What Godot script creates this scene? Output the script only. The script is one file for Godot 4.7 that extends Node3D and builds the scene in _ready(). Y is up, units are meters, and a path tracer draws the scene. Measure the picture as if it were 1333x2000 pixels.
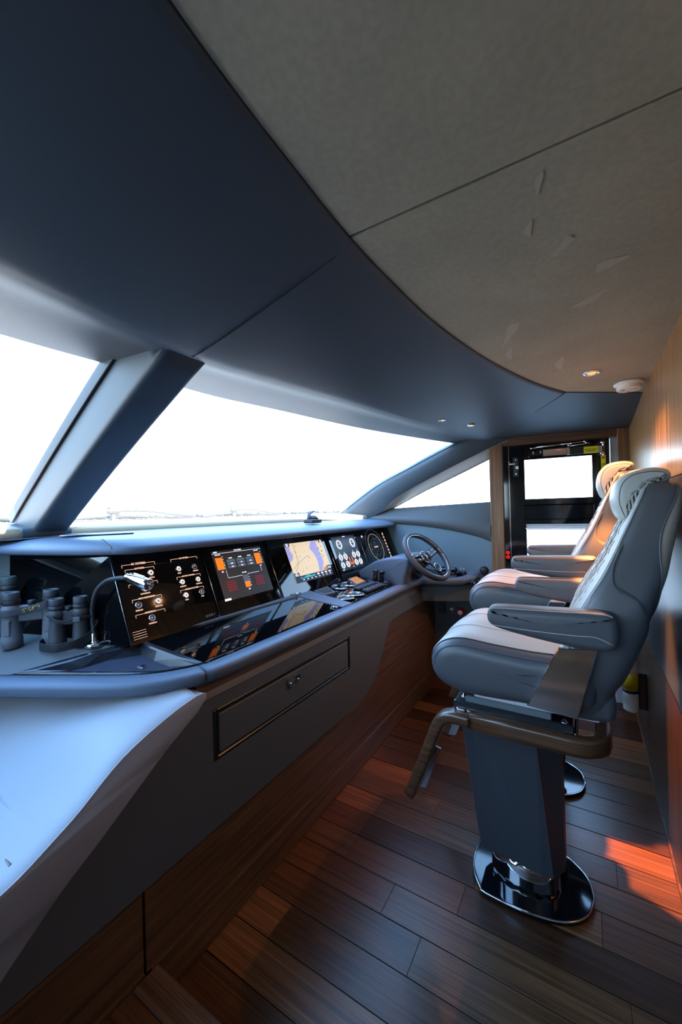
extends Node3D
# A helm station of a motor yacht. Measures: a = metres forward of the lens (-x), y = metres above the cabin sole, d = metres to starboard (-z).

# pieces too small in the view to be picked apart, kept joined
const SMALL := ["stitching", "quilting", "data_box", "data_header", "readout", "panel_lettering", "nosing_seam", "dial", "menu_symbol", "inner_ring", "radar_echo", "marsh", "route_line", "warning_symbols", "base_ribs", "card_marks", "label_lettering", "panel_joint", "data_band", "green_zone", "bar_gauge", "chrome_clip", "drawer_frame_line", "small_print", "latch_bolt"]
var used := {}
var M := {}
var font_bold: SystemFont

func V(a: float, y: float, d: float) -> Vector3:
	return Vector3(-a, y, -d)

func _ready():
	# --- camera, sky, lamps for the whole room, exposure
	var th := atan(480.0 / 778.0)
	var roll := deg_to_rad(1.5)
	var fwd := Vector3(-sin(th), 0, -cos(th))
	var r0 := Vector3(cos(th), 0, -sin(th))
	var up0 := Vector3.UP
	var cam := Camera3D.new()
	cam.name = "camera"
	cam.fov = rad_to_deg(2.0 * atan(1000.0 / 778.0))
	cam.near = 0.02
	cam.far = 8000.0
	cam.transform = Transform3D(Basis(r0 * cos(roll) - up0 * sin(roll), up0 * cos(roll) + r0 * sin(roll), -fwd), Vector3(0, 1.4, 0))
	add_child(cam)
	cam.current = true
	var env := Environment.new()
	env.tonemap_mode = Environment.TONE_MAPPER_LINEAR
	env.tonemap_exposure = 6.3
	env.background_mode = Environment.BG_SKY
	env.sdfgi_enabled = true
	env.ssao_enabled = true
	env.ssil_enabled = true
	var sky := Sky.new()
	var sm := ProceduralSkyMaterial.new()
	sm.sky_top_color = Color(0.47, 0.69, 0.94)
	sm.sky_horizon_color = Color(0.79, 0.89, 0.95)
	sm.sky_curve = 0.30
	sm.ground_horizon_color = Color(0.84, 0.87, 0.90)
	sm.ground_bottom_color = Color(0.28, 0.38, 0.48)
	sm.ground_curve = 0.1
	sm.energy_multiplier = 1.0
	sky.sky_material = sm
	env.sky = sky
	env.background_energy_multiplier = 1.9
	var we := WorldEnvironment.new()
	we.name = "world_environment"
	we.environment = env
	add_child(we)
	var sun := DirectionalLight3D.new()
	sun.name = "sun"
	sun.light_color = Color(1.0, 0.93, 0.82)
	sun.light_energy = 2.2
	sun.light_angular_distance = 0.6
	sun.shadow_enabled = true
	add_child(sun)
	sun.look_at_from_position(V(-9, 9.5, 1.2), Vector3.ZERO)
	materials()
	build_shell()
	build_outside()
	build_console()
	build_lounge()
	build_chairs()
	build_small_things()

# ------------------------------------------------------------------ naming and nodes
func numbered(called: String) -> String:
	if not used.has(called):
		used[called] = 0
		return called
	used[called] += 1
	return "%s_%03d" % [called, used[called]]

func thing(called: String, label: String, category: String, at := Vector3.ZERO, kind := "") -> Node3D:
	var o := Node3D.new()
	o.name = numbered(called)
	o.position = at
	o.set_meta("label", label)
	o.set_meta("category", category)
	if kind != "":
		o.set_meta("kind", kind)
	add_child(o)
	return o

func tag(o: Node3D, label: String, category: String, group := "", kind := "") -> Node3D:
	o.set_meta("label", label)
	o.set_meta("category", category)
	if group != "":
		o.set_meta("group", group)
	if kind != "":
		o.set_meta("kind", kind)
	return o

# commits shapes given in scene measures under a parent that stands somewhere else
func part(called: String, st, mat: Material, parent: Node3D = null, smooth := true) -> MeshInstance3D:
	var mi := MeshInstance3D.new()
	if st is SurfaceTool:
		st.generate_normals()
		mi.mesh = st.commit()
	else:
		mi.mesh = st
	mi.material_override = mat
	mi.cast_shadow = GeometryInstance3D.SHADOW_CASTING_SETTING_ON
	if parent == null:
		mi.name = numbered(called)
		add_child(mi)
	else:
		mi.name = called
		parent.add_child(mi, true)
		var off := Vector3.ZERO
		var p: Node = parent
		while p != self:
			off += (p as Node3D).position
			p = p.get_parent()
		mi.position = -off
		if called in SMALL:
			mi.set_meta("kind", "stuff")
	return mi

# ------------------------------------------------------------------ mesh helpers
func mb(flat := false) -> SurfaceTool:
	var st := SurfaceTool.new()
	st.begin(Mesh.PRIMITIVE_TRIANGLES)
	st.set_smooth_group(-1 if flat else 0)
	return st

func tri(st: SurfaceTool, a: Vector3, b: Vector3, c: Vector3):
	if (b - a).cross(c - a).length_squared() < 1e-18:
		return
	st.add_vertex(a)
	st.add_vertex(b)
	st.add_vertex(c)

func quad(st: SurfaceTool, a: Vector3, b: Vector3, c: Vector3, d: Vector3):
	tri(st, a, b, c)
	tri(st, a, c, d)

func uvquad(st: SurfaceTool, a: Vector3, b: Vector3, c: Vector3, d: Vector3):
	# a top left, b top right, c bottom right, d bottom left
	var p := [a, b, c, a, c, d]
	var u := [Vector2(0, 0), Vector2(1, 0), Vector2(1, 1), Vector2(0, 0), Vector2(1, 1), Vector2(0, 1)]
	for i in 6:
		st.set_uv(u[i])
		st.add_vertex(p[i])

# rings: array of arrays of points
func skin(st: SurfaceTool, rings: Array, wrap := true, cap := true):
	for k in rings.size() - 1:
		var r0: Array = rings[k]
		var r1: Array = rings[k + 1]
		var n: int = r0.size()
		for i in (n if wrap else n - 1):
			var j := (i + 1) % n
			quad(st, r0[i], r0[j], r1[j], r1[i])
	if cap and wrap:
		cap_ring(st, rings[0], -1.0)
		cap_ring(st, rings[rings.size() - 1], 1.0)

func cap_ring(st: SurfaceTool, r: Array, way: float):
	var nn := Vector3.ZERO
	for i in r.size():
		nn += (r[i] as Vector3).cross(r[(i + 1) % r.size()])
	if nn.length() < 1e-9:
		return
	var b := basis_y(nn)
	var pv := PackedVector2Array()
	var keep := []
	for p in r:
		var q := Vector2(b.x.dot(p), b.z.dot(p))
		if pv.size() > 0 and q.distance_to(pv[pv.size() - 1]) < 1e-6:
			continue
		pv.append(q)
		keep.append(p)
	var ix := Geometry2D.triangulate_polygon(pv)
	if ix.is_empty():
		var c := Vector3.ZERO
		for p in keep:
			c += p
		c /= keep.size()
		for i in keep.size():
			tri_to(st, c, keep[i], keep[(i + 1) % keep.size()], nn * way)
	for i in range(0, ix.size(), 3):
		tri_to(st, keep[ix[i]], keep[ix[i + 1]], keep[ix[i + 2]], nn * way)

func tri_to(st: SurfaceTool, a: Vector3, b: Vector3, c: Vector3, n: Vector3):
	if (b - a).cross(c - a).dot(n) < 0.0:
		tri(st, a, c, b)
	else:
		tri(st, a, b, c)

func box(st: SurfaceTool, c: Vector3, s: Vector3, bev := 0.0, b := Basis.IDENTITY):
	# chamfered box
	var h := s / 2.0
	var v := minf(bev, minf(h.x, minf(h.y, h.z)) * 0.9)
	if v <= 0.0:
		v = 0.0
	var rings := []
	# rings in y, each an octagon-like outline in xz
	var lv := [[-h.y, v], [-h.y + v, 0.0], [h.y - v, 0.0], [h.y, v]] if v > 0.0 else [[-h.y, 0.0], [h.y, 0.0]]
	for l in lv:
		var x: float = h.x - l[1]
		var z: float = h.z - l[1]
		var r := []
		var pts := []
		if v > 0.0:
			pts = [Vector2(x - v, -z), Vector2(x, -z + v), Vector2(x, z - v), Vector2(x - v, z), Vector2(-x + v, z), Vector2(-x, z - v), Vector2(-x, -z + v), Vector2(-x + v, -z)]
		else:
			pts = [Vector2(x, -z), Vector2(x, z), Vector2(-x, z), Vector2(-x, -z)]
		for p in pts:
			r.append(c + b * Vector3(p.x, l[0], p.y))
		rings.append(r)
	skin(st, rings)

# box between limits in scene measures
func abox(st: SurfaceTool, a0: float, a1: float, y0: float, y1: float, d0: float, d1: float, bev := 0.0):
	box(st, V((a0 + a1) / 2, (y0 + y1) / 2, (d0 + d1) / 2), Vector3(absf(a1 - a0), absf(y1 - y0), absf(d1 - d0)), bev)

func tube(st: SurfaceTool, pts: Array, r, seg := 10, closed := false):
	var n := pts.size()
	var rings := []
	var side := Vector3.ZERO
	for i in n:
		var t: Vector3
		if closed:
			t = pts[(i + 1) % n] - pts[(i - 1 + n) % n]
		else:
			t = pts[mini(i + 1, n - 1)] - pts[maxi(i - 1, 0)]
		t = t.normalized()
		if side == Vector3.ZERO:
			side = t.cross(Vector3.UP if absf(t.y) < 0.9 else Vector3.RIGHT)
		side = (side - t * side.dot(t)).normalized()
		var up := side.cross(t)
		var rad: float = r[i] if r is Array else r
		var ring := []
		for k in seg:
			var w := TAU * k / seg
			ring.append(pts[i] + (side * cos(w) + up * sin(w)) * rad)
		rings.append(ring)
	if closed:
		rings.append(rings[0])
	skin(st, rings, true, not closed)

# profile: [radius, height]
func lathe(st: SurfaceTool, prof: Array, o: Vector3, b := Basis.IDENTITY, seg := 32, sx := 1.0, sz := 1.0):
	var rings := []
	for p in prof:
		var ring := []
		for k in seg:
			var w := TAU * k / seg
			ring.append(o + b * Vector3(cos(w) * p[0] * sx, p[1], sin(w) * p[0] * sz))
		rings.append(ring)
	skin(st, rings)

func basis_y(dir: Vector3) -> Basis:
	var y := dir.normalized()
	var x := y.cross(Vector3.UP if absf(y.y) < 0.9 else Vector3.RIGHT).normalized()
	return Basis(x, y, x.cross(y))

# profile swept along a path, x of the profile to the side, y of it up
func sweep(st: SurfaceTool, path: Array, prof: Array, up := Vector3.UP, cap := true, flip := 1.0):
	var n := path.size()
	var rings := []
	for i in n:
		var t: Vector3 = (path[mini(i + 1, n - 1)] - path[maxi(i - 1, 0)]).normalized()
		var s := t.cross(up).normalized() * flip
		var u := s.cross(t).normalized() * flip
		var stretch := 1.0
		if i > 0 and i < n - 1:
			var t0: Vector3 = (path[i] - path[i - 1]).normalized()
			stretch = 1.0 / maxf(0.6, t0.dot(t))
		var ring := []
		for p in prof:
			ring.append(path[i] + s * p.x * stretch + u * p.y)
		rings.append(ring)
	skin(st, rings, true, cap)

func smooth_path(pts: Array, per := 8, closed := false) -> Array:
	var out := []
	var n := pts.size()
	var segs := n if closed else n - 1
	for i in segs:
		var p0 = pts[(i - 1 + n) % n] if closed else pts[maxi(i - 1, 0)]
		var p1 = pts[i]
		var p2 = pts[(i + 1) % n]
		var p3 = pts[(i + 2) % n] if closed else pts[mini(i + 2, n - 1)]
		for k in per:
			out.append(p1.cubic_interpolate(p2, p0, p3, float(k) / per))
	if not closed:
		out.append(pts[n - 1])
	return out

func round_poly(pts: Array, r: float, seg := 5) -> Array:
	# 2D polygon with rounded corners
	var out := []
	var n := pts.size()
	for i in n:
		var p: Vector2 = pts[i]
		var a: Vector2 = pts[(i - 1 + n) % n] - p
		var b: Vector2 = pts[(i + 1) % n] - p
		var q := minf(r, minf(a.length(), b.length()) * 0.48)
		var s := p + a.normalized() * q
		var e := p + b.normalized() * q
		for k in seg + 1:
			var t := float(k) / seg
			out.append(s.lerp(p, t).lerp(p.lerp(e, t), t))
	return out

func rrect(w: float, h: float, r: float, seg := 4) -> Array:
	return round_poly([Vector2(-w / 2, -h / 2), Vector2(w / 2, -h / 2), Vector2(w / 2, h / 2), Vector2(-w / 2, h / 2)], r, seg)

# inward normals of a closed 2D outline
func inset(poly: Array, dist: float) -> Array:
	var n := poly.size()
	var area := 0.0
	for i in n:
		area += poly[i].cross(poly[(i + 1) % n])
	var sgn := 1.0 if area > 0 else -1.0
	var lim := []
	for i in n:
		var a: Vector2 = poly[i] - poly[(i - 1 + n) % n]
		var b: Vector2 = poly[(i + 1) % n] - poly[i]
		var turn := a.angle_to(b) * sgn
		lim.append(minf(dist, 0.75 * (a.length() + b.length()) * 0.5 / turn) if turn > 0.02 and dist > 0.0 else dist)
	for k in 3:
		var sm := []
		for i in n:
			sm.append(minf(lim[i], (lim[(i - 1 + n) % n] + lim[i] + lim[(i + 1) % n]) / 3.0) if dist > 0.0 and n > 20 else lim[i])
		lim = sm
	var out := []
	for i in n:
		var t: Vector2 = (poly[(i + 1) % n] - poly[(i - 1 + n) % n]).normalized()
		var nn := Vector2(-t.y, t.x) * sgn
		out.append(poly[i] + nn * (lim[i] if n > 20 else dist))
	return out

# outline in (u, v), carried along w from w0 to w1 with rounded ends; f maps (u, v, w) to a point
func pillow_rings(poly: Array, w0: float, w1: float, r: float, f: Callable, nr := 6, mid := 2, crown := 0.0) -> Array:
	var rings := []
	var stops := []
	for k in nr:
		var q := PI / 2 * k / nr
		stops.append([w0 + r * (1 - sin(q)) if false else w0 + r * (1.0 - cos(PI / 2 - (PI / 2 - q))) * 0.0 + r * (1.0 - cos(q)) * 0.0 + r * sin(q) * 0.0 + r * (1.0 - sqrt(1.0 - pow(float(k) / nr, 2.0))), r * (1.0 - float(k) / nr)])
	# quarter circle: depth x inwards, inset r - sqrt(r^2 - (r - x)^2)
	stops.clear()
	for k in nr + 1:
		var q := PI / 2 * k / nr
		stops.append([w0 + r * (1.0 - cos(q)), r * (1.0 - sin(q))])
	for k in range(1, mid):
		stops.append([lerpf(w0 + r, w1 - r, float(k) / mid), 0.0])
	for k in range(nr, -1, -1):
		var q := PI / 2 * k / nr
		stops.append([w1 - r * (1.0 - cos(q)), r * (1.0 - sin(q))])
	for s in stops:
		var x: float = (s[0] - (w0 + w1) / 2) / ((w1 - w0) / 2)
		var pl := inset(poly, s[1] - crown * (1.0 - x * x))
		var ring := []
		for p in pl:
			ring.append(f.call(p.x, p.y, s[0]))
		rings.append(ring)
	return rings

func pillow(st: SurfaceTool, poly: Array, w0: float, w1: float, r: float, f: Callable, nr := 6, mid := 2, crown := 0.0):
	skin(st, pillow_rings(poly, w0, w1, r, f, nr, mid, crown))

# plate of any outline in (u, v), w0 to w1, flat faces with a chamfer
func plate(st: SurfaceTool, poly: Array, w0: float, w1: float, f: Callable, bev := 0.0):
	var rows := [[w0, bev], [w0 + bev, 0.0], [w1 - bev, 0.0], [w1, bev]] if bev > 0 else [[w0, 0.0], [w1, 0.0]]
	var rings := []
	for s in rows:
		var ring := []
		for p in (inset(poly, s[1]) if s[1] > 0 else poly):
			ring.append(f.call(p.x, p.y, s[0]))
		rings.append(ring)
	skin(st, rings, true, false)
	var pv := PackedVector2Array(inset(poly, bev) if bev > 0 else poly)
	var idx := Geometry2D.triangulate_polygon(pv)
	for i in range(0, idx.size(), 3):
		for w in [w0, w1]:
			tri(st, f.call(pv[idx[i]].x, pv[idx[i]].y, w), f.call(pv[idx[i + 1]].x, pv[idx[i + 1]].y, w), f.call(pv[idx[i + 2]].x, pv[idx[i + 2]].y, w))

func text_mesh(s: String, height: float, depth := 0.0006) -> TextMesh:
	var t := TextMesh.new()
	t.text = s
	t.font = font_bold
	t.font_size = 32
	t.pixel_size = height / 23.0
	t.depth = depth
	t.curve_step = 2.0
	return t

# joins writing into a SurfaceTool: at = middle of the writing, xf turns the mesh axes
func write(st: SurfaceTool, s: String, height: float, at: Vector3, b: Basis, wide := 1.0):
	var t := text_mesh(s, height)
	var xf := Transform3D(b.scaled_local(Vector3(wide, 1, 1)), at)
	for k in t.get_surface_count():
		var arr := t.surface_get_arrays(k)
		var vs: PackedVector3Array = arr[Mesh.ARRAY_VERTEX]
		var ix: PackedInt32Array = arr[Mesh.ARRAY_INDEX] if arr[Mesh.ARRAY_INDEX] != null else PackedInt32Array(range(vs.size()))
		for i in range(0, ix.size(), 3):
			tri(st, xf * vs[ix[i]], xf * vs[ix[i + 1]], xf * vs[ix[i + 2]])

# ------------------------------------------------------------------ materials
func noise_img(w: int, h: int, freq: float, sd: int, oct := 4, kind := FastNoiseLite.TYPE_SIMPLEX_SMOOTH) -> Image:
	var n := FastNoiseLite.new()
	n.seed = sd
	n.noise_type = kind
	n.frequency = freq
	n.fractal_octaves = oct
	if kind == FastNoiseLite.TYPE_CELLULAR:
		n.cellular_return_type = FastNoiseLite.RETURN_DISTANCE2_SUB
		n.fractal_type = FastNoiseLite.FRACTAL_NONE
	var im := n.get_seamless_image(w, h)
	im.convert(Image.FORMAT_RGBA8)
	return im

func tint(im: Image, stops: Array, fine: Image = null, amount := 0.3) -> ImageTexture:
	# stops: sRGB colours from dark to light
	var out := Image.create(im.get_width(), im.get_height(), false, Image.FORMAT_RGB8)
	for y in im.get_height():
		for x in im.get_width():
			var v := im.get_pixel(x, y).r
			if fine != null:
				v = clampf(v * (1.0 - amount) + fine.get_pixel(x, y).r * amount, 0, 1)
			v = clampf((v - 0.2) / 0.6, 0.0, 0.9999) * (stops.size() - 1)
			var i := int(v)
			out.set_pixel(x, y, (stops[i] as Color).lerp(stops[i + 1], v - i))
	out.generate_mipmaps()
	return ImageTexture.create_from_image(out)

func bump(im: Image, strength: float) -> ImageTexture:
	var b := im.duplicate() as Image
	b.convert(Image.FORMAT_RGBA8)
	b.bump_map_to_normal_map(strength)
	b.generate_mipmaps()
	return ImageTexture.create_from_image(b)

func mat(called: String, c: Color, rough: float, metal := 0.0) -> StandardMaterial3D:
	var m := StandardMaterial3D.new()
	m.resource_name = called
	m.albedo_color = c
	m.roughness = rough
	m.metallic = metal
	m.cull_mode = BaseMaterial3D.CULL_DISABLED
	M[called] = m
	return m

func tri_uv(m: StandardMaterial3D, scale: Vector3, world := true) -> StandardMaterial3D:
	m.uv1_triplanar = true
	m.uv1_world_triplanar = world
	m.uv1_scale = scale
	m.uv1_triplanar_sharpness = 4.0
	return m

func glow(called: String, c: Color, e: float) -> StandardMaterial3D:
	var m := mat(called, Color(0.02, 0.02, 0.02), 0.4)
	m.emission_enabled = true
	m.emission = c
	m.emission_energy_multiplier = e * 0.25
	return m

func rgb(r: int, g: int, b: int) -> Color:
	return Color(r / 255.0, g / 255.0, b / 255.0)

func materials():
	font_bold = SystemFont.new()
	font_bold.font_names = PackedStringArray(["Droid Sans"])
	font_bold.font_weight = 700
	var grain := noise_img(512, 512, 0.045, 3, 1, FastNoiseLite.TYPE_CELLULAR)
	var grain_n := bump(grain, 2.2)
	var cloth := noise_img(512, 512, 0.12, 5, 3)
	var weave := noise_img(128, 512, 0.09, 8, 3)
	weave.resize(512, 512)
	var weave_n := bump(weave, 1.5)
	# leathers
	for l in [["leather_headliner", rgb(62, 71, 77), 0.50, 30.0, 0.25], ["leather_dash", rgb(88, 98, 112), 0.45, 30.0, 0.25], ["leather_fascia", rgb(76, 77, 77), 0.6, 30.0, 0.2], ["leather_pad", rgb(152, 154, 158), 0.42, 22.0, 0.5], ["leather_light", rgb(166, 168, 163), 0.42, 34.0, 0.2], ["leather_dark", rgb(74, 77, 82), 0.42, 34.0, 0.2], ["leather_taupe", rgb(172, 160, 144), 0.45, 34.0, 0.2], ["leather_cream", rgb(184, 166, 134), 0.4, 30.0, 0.2], ["leather_post", rgb(58, 62, 68), 0.5, 34.0, 0.2]]:
		var m := tri_uv(mat(l[0], l[1], l[2]), Vector3.ONE * l[3])
		m.normal_enabled = true
		m.normal_texture = grain_n
		m.normal_scale = l[4]
		m.metallic_specular = 0.36 if l[0] == "leather_dash" else 0.5
	# woods: grain along u, and along v
	var g1 := noise_img(96, 768, 0.02, 11, 5)
	g1.resize(768, 768)
	var g2 := noise_img(24, 768, 0.09, 12, 3)
	g2.resize(768, 768)
	var gv := g1.duplicate() as Image
	gv.rotate_90(CLOCKWISE)
	var gv2 := g2.duplicate() as Image
	gv2.rotate_90(CLOCKWISE)
	var wood_n := bump(g2, 1.0)
	var floor_tones := [[rgb(58, 38, 23), rgb(95, 64, 40), rgb(122, 86, 56)], [rgb(54, 33, 21), rgb(86, 54, 34), rgb(108, 70, 45)], [rgb(72, 44, 26), rgb(112, 72, 44), rgb(140, 96, 60)], [rgb(62, 38, 24), rgb(98, 62, 38), rgb(122, 82, 50)], [rgb(66, 40, 24), rgb(102, 64, 40), rgb(128, 82, 52)]]
	for i in 5:
		var m := tri_uv(mat("teak_%d" % i, Color(0.95, 0.93, 0.90) * [1.0, 0.80, 1.08, 0.90, 0.95][i], 0.31), Vector3(0.7, 3.2, 3.2))
		m.albedo_texture = tint(g1, floor_tones[i], g2, 0.55)
		m.uv1_offset = Vector3(0.37 * i, 0.0, 0.23 * i)
		m.normal_enabled = true
		m.normal_texture = wood_n
		m.normal_scale = 0.12
		m.metallic_specular = 0.42
	var walnut_h := tint(g1, [rgb(60, 40, 26), rgb(94, 64, 42), rgb(120, 86, 58)], g2, 0.5)
	var walnut_v := tint(gv, [rgb(82, 54, 34), rgb(122, 84, 54), rgb(150, 108, 72)], gv2, 0.5)
	var veneer_v := tint(gv, [rgb(122, 84, 48), rgb(168, 122, 74), rgb(192, 148, 98)], gv2, 0.4)
	tri_uv(mat("walnut_along", Color.WHITE, 0.38), Vector3(2.4, 2.4, 0.6)).albedo_texture = walnut_h
	tri_uv(mat("walnut_header", Color.WHITE, 0.4), Vector3(0.6, 2.4, 2.4)).albedo_texture = walnut_h
	tri_uv(mat("walnut_upright", Color.WHITE, 0.4), Vector3(2.4, 0.5, 2.4)).albedo_texture = walnut_v
	tri_uv(mat("veneer_upright", Color.WHITE, 0.3), Vector3(1.6, 0.4, 1.6)).albedo_texture = veneer_v
	var dark_v := tint(gv, [rgb(48, 33, 22), rgb(72, 51, 35), rgb(92, 67, 46)], gv2, 0.4)
	tri_uv(mat("dark_veneer", Color.WHITE, 0.35), Vector3(1.6, 0.4, 1.6)).albedo_texture = dark_v
	tri_uv(mat("walnut_frame", Color(0.84, 0.80, 0.76), 0.22), Vector3(1.0, 4.0, 3.0)).albedo_texture = walnut_h
	(M["walnut_frame"] as StandardMaterial3D).clearcoat_enabled = true
	(M["walnut_frame"] as StandardMaterial3D).clearcoat = 0.5
	mat("caulk", rgb(22, 16, 13), 0.6)
	# fabrics
	var smudge := noise_img(256, 256, 0.012, 21, 4)
	smudge.resize(512, 512)
	var cm := tri_uv(mat("ceiling_suede", Color.WHITE, 0.95), Vector3.ONE * 0.9)
	cm.albedo_texture = tint(smudge, [rgb(152, 143, 121), rgb(160, 151, 128), rgb(169, 159, 135)], cloth, 0.5)
	cm.normal_enabled = true
	cm.normal_texture = weave_n
	cm.normal_scale = 0.15
	mat("suede_brushed", rgb(173, 163, 143), 0.95)
	var fb := tri_uv(mat("fabric_blue", Color.WHITE, 0.85), Vector3.ONE * 6.0)
	fb.albedo_texture = tint(weave, [rgb(86, 104, 112), rgb(104, 122, 130), rgb(122, 140, 146)], cloth, 0.4)
	var bp := tri_uv(mat("panel_blue", rgb(78, 88, 104), 0.28), Vector3.ONE * 30.0)
	bp.normal_enabled = true
	bp.normal_texture = grain_n
	bp.normal_scale = 0.05
	# plain materials
	mat("black_gloss", rgb(14, 15, 18), 0.06).clearcoat_enabled = false
	mat("glass_black", rgb(6, 7, 9), 0.03)
	mat("black_satin", rgb(20, 21, 24), 0.35)
	mat("black_rubber", rgb(26, 27, 31), 0.55)
	mat("binocular_rubber", rgb(48, 50, 56), 0.6)
	mat("binocular_grey", rgb(86, 88, 94), 0.6)
	mat("binocular_green", rgb(52, 62, 58), 0.6)
	mat("lens", rgb(8, 10, 18), 0.02)
	mat("chrome", rgb(225, 225, 228), 0.06, 1.0)
	mat("steel", rgb(200, 202, 206), 0.25, 1.0)
	mat("alu_white", rgb(215, 217, 222), 0.4, 0.1)
	mat("grey_rail", rgb(95, 105, 110), 0.5)
	var gr := tri_uv(mat("granite_black", Color.WHITE, 0.35), Vector3.ONE * 8.0)
	gr.albedo_texture = tint(cloth, [rgb(12, 14, 17), rgb(22, 25, 30), rgb(40, 44, 50)])
	mat("thread", rgb(175, 175, 178), 0.6)
	mat("thread_dark", rgb(58, 58, 66), 0.6)
	mat("seam", rgb(40, 42, 46), 0.8)
	mat("white_plastic", rgb(232, 228, 216), 0.45)
	mat("white_gel", rgb(240, 240, 238), 0.35)
	mat("grey_gel", rgb(205, 206, 206), 0.4)
	mat("yellow_label", rgb(226, 214, 30), 0.45)
	mat("label_ink", rgb(30, 28, 20), 0.5)
	mat("label_red", rgb(190, 30, 24), 0.5)
	mat("bottle_paper", rgb(214, 214, 222), 0.45)
	mat("red_plastic", rgb(190, 20, 34), 0.35)
	mat("green_plastic", rgb(30, 140, 70), 0.4)
	mat("brass_gold", rgb(200, 170, 90), 0.3, 1.0)
	mat("tray_black", rgb(24, 26, 32), 0.22)
	mat("print_white", rgb(220, 212, 205), 0.5)
	var mesh_floor := tri_uv(mat("tray_liner", Color.WHITE, 0.6), Vector3.ONE * 22.0)
	mesh_floor.albedo_texture = tint(cloth, [rgb(22, 25, 38), rgb(34, 38, 56), rgb(54, 60, 84)])
	var gl := mat("window_glass", Color(0.92, 0.96, 1.0, 0.04), 0.0)
	gl.transparency = BaseMaterial3D.TRANSPARENCY_ALPHA
	var dome := mat("compass_dome", Color(0.6, 0.7, 0.85, 0.22), 0.02)
	dome.transparency = BaseMaterial3D.TRANSPARENCY_ALPHA
	glow("lamp_warm", Color(1.0, 0.55, 0.16), 6.0)
	glow("lit_ring", Color(1.0, 0.93, 0.9), 1.0)
	glow("lit_print", Color(1.0, 0.80, 0.70), 0.75)
	glow("lit_red", Color(1.0, 0.10, 0.06), 1.6)
	glow("lit_white", Color(0.9, 0.93, 1.0), 1.0)
	glow("lit_dim", Color(0.45, 0.5, 0.62), 0.30)
	glow("lit_orange", Color(1.0, 0.48, 0.05), 0.75)
	glow("lit_maroon", Color(0.45, 0.05, 0.10), 0.5)
	glow("lit_slate", Color(0.11, 0.12, 0.14), 0.35)
	glow("lit_panel", Color(0.35, 0.48, 0.58), 0.40)
	glow("lit_sand", Color(0.84, 0.76, 0.64), 0.80)
	glow("lit_chart_blue", Color(0.60, 0.59, 0.84), 0.72)
	glow("lit_green", Color(0.25, 0.65, 0.35), 0.6)
	glow("lit_cyan", Color(0.15, 0.75, 0.85), 0.6)
	glow("lit_navy", Color(0.06, 0.07, 0.14), 0.5)
	glow("lit_gold", Color(0.85, 0.58, 0.22), 0.55)
	glow("lit_ivory", Color(0.85, 0.74, 0.60), 0.5)
	mat("wiper_grey", rgb(42, 46, 52), 0.45)
	var water := tri_uv(mat("water", rgb(50, 74, 92), 0.10), Vector3.ONE * 0.12)
	water.normal_enabled = true
	var wv := noise_img(256, 256, 0.02, 31, 4)
	water.normal_texture = bump(wv, 6.0)
	water.normal_scale = 1.0
	mat("far_trees", rgb(58, 62, 62), 1.0)
	mat("foot_chrome", rgb(210, 212, 216), 0.15, 1.0)

# ------------------------------------------------------------------ the cabin itself
const C_A := [0.414, 0.409, 0.388, 0.319, 0.201, 0.078]
const C_D := [0.75, 0.92, 1.213, 1.616, 2.039, 2.33]
const F_P := [[0.965, 1.860, 0.75], [0.945, 1.873, 1.10], [0.900, 1.890, 1.55], [0.855, 1.905, 2.05], [0.790, 1.923, 2.62], [0.655, 1.935, 3.28]]
const G_P := [[1.29, 1.890, 0.75], [1.319, 1.898, 1.117], [1.29, 1.913, 1.534], [1.211, 1.922, 2.14], [1.078, 1.931, 2.72], [0.905, 1.930, 3.22]]

func wall_d(a: float) -> float:
	return 3.35 - 0.1 * a

func sill_a(d: float) -> float:
	return 2.02 - 0.06 * pow(d - 0.75, 2)

func mirror_list(l: Array) -> Array:
	# starboard half given from the centreline; adds the port half
	var out := []
	for i in range(l.size() - 1, 0, -1):
		var p: Vector3 = l[i]
		out.append(Vector3(p.x, p.y, -(1.5 + p.z)))
	out.append_array(l)
	return out

func edge_list(src: Array) -> Array:
	var l := []
	for p in src:
		l.append(V(p[0], p[1], p[2]))
	return smooth_path(mirror_list(l), 8)

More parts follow.
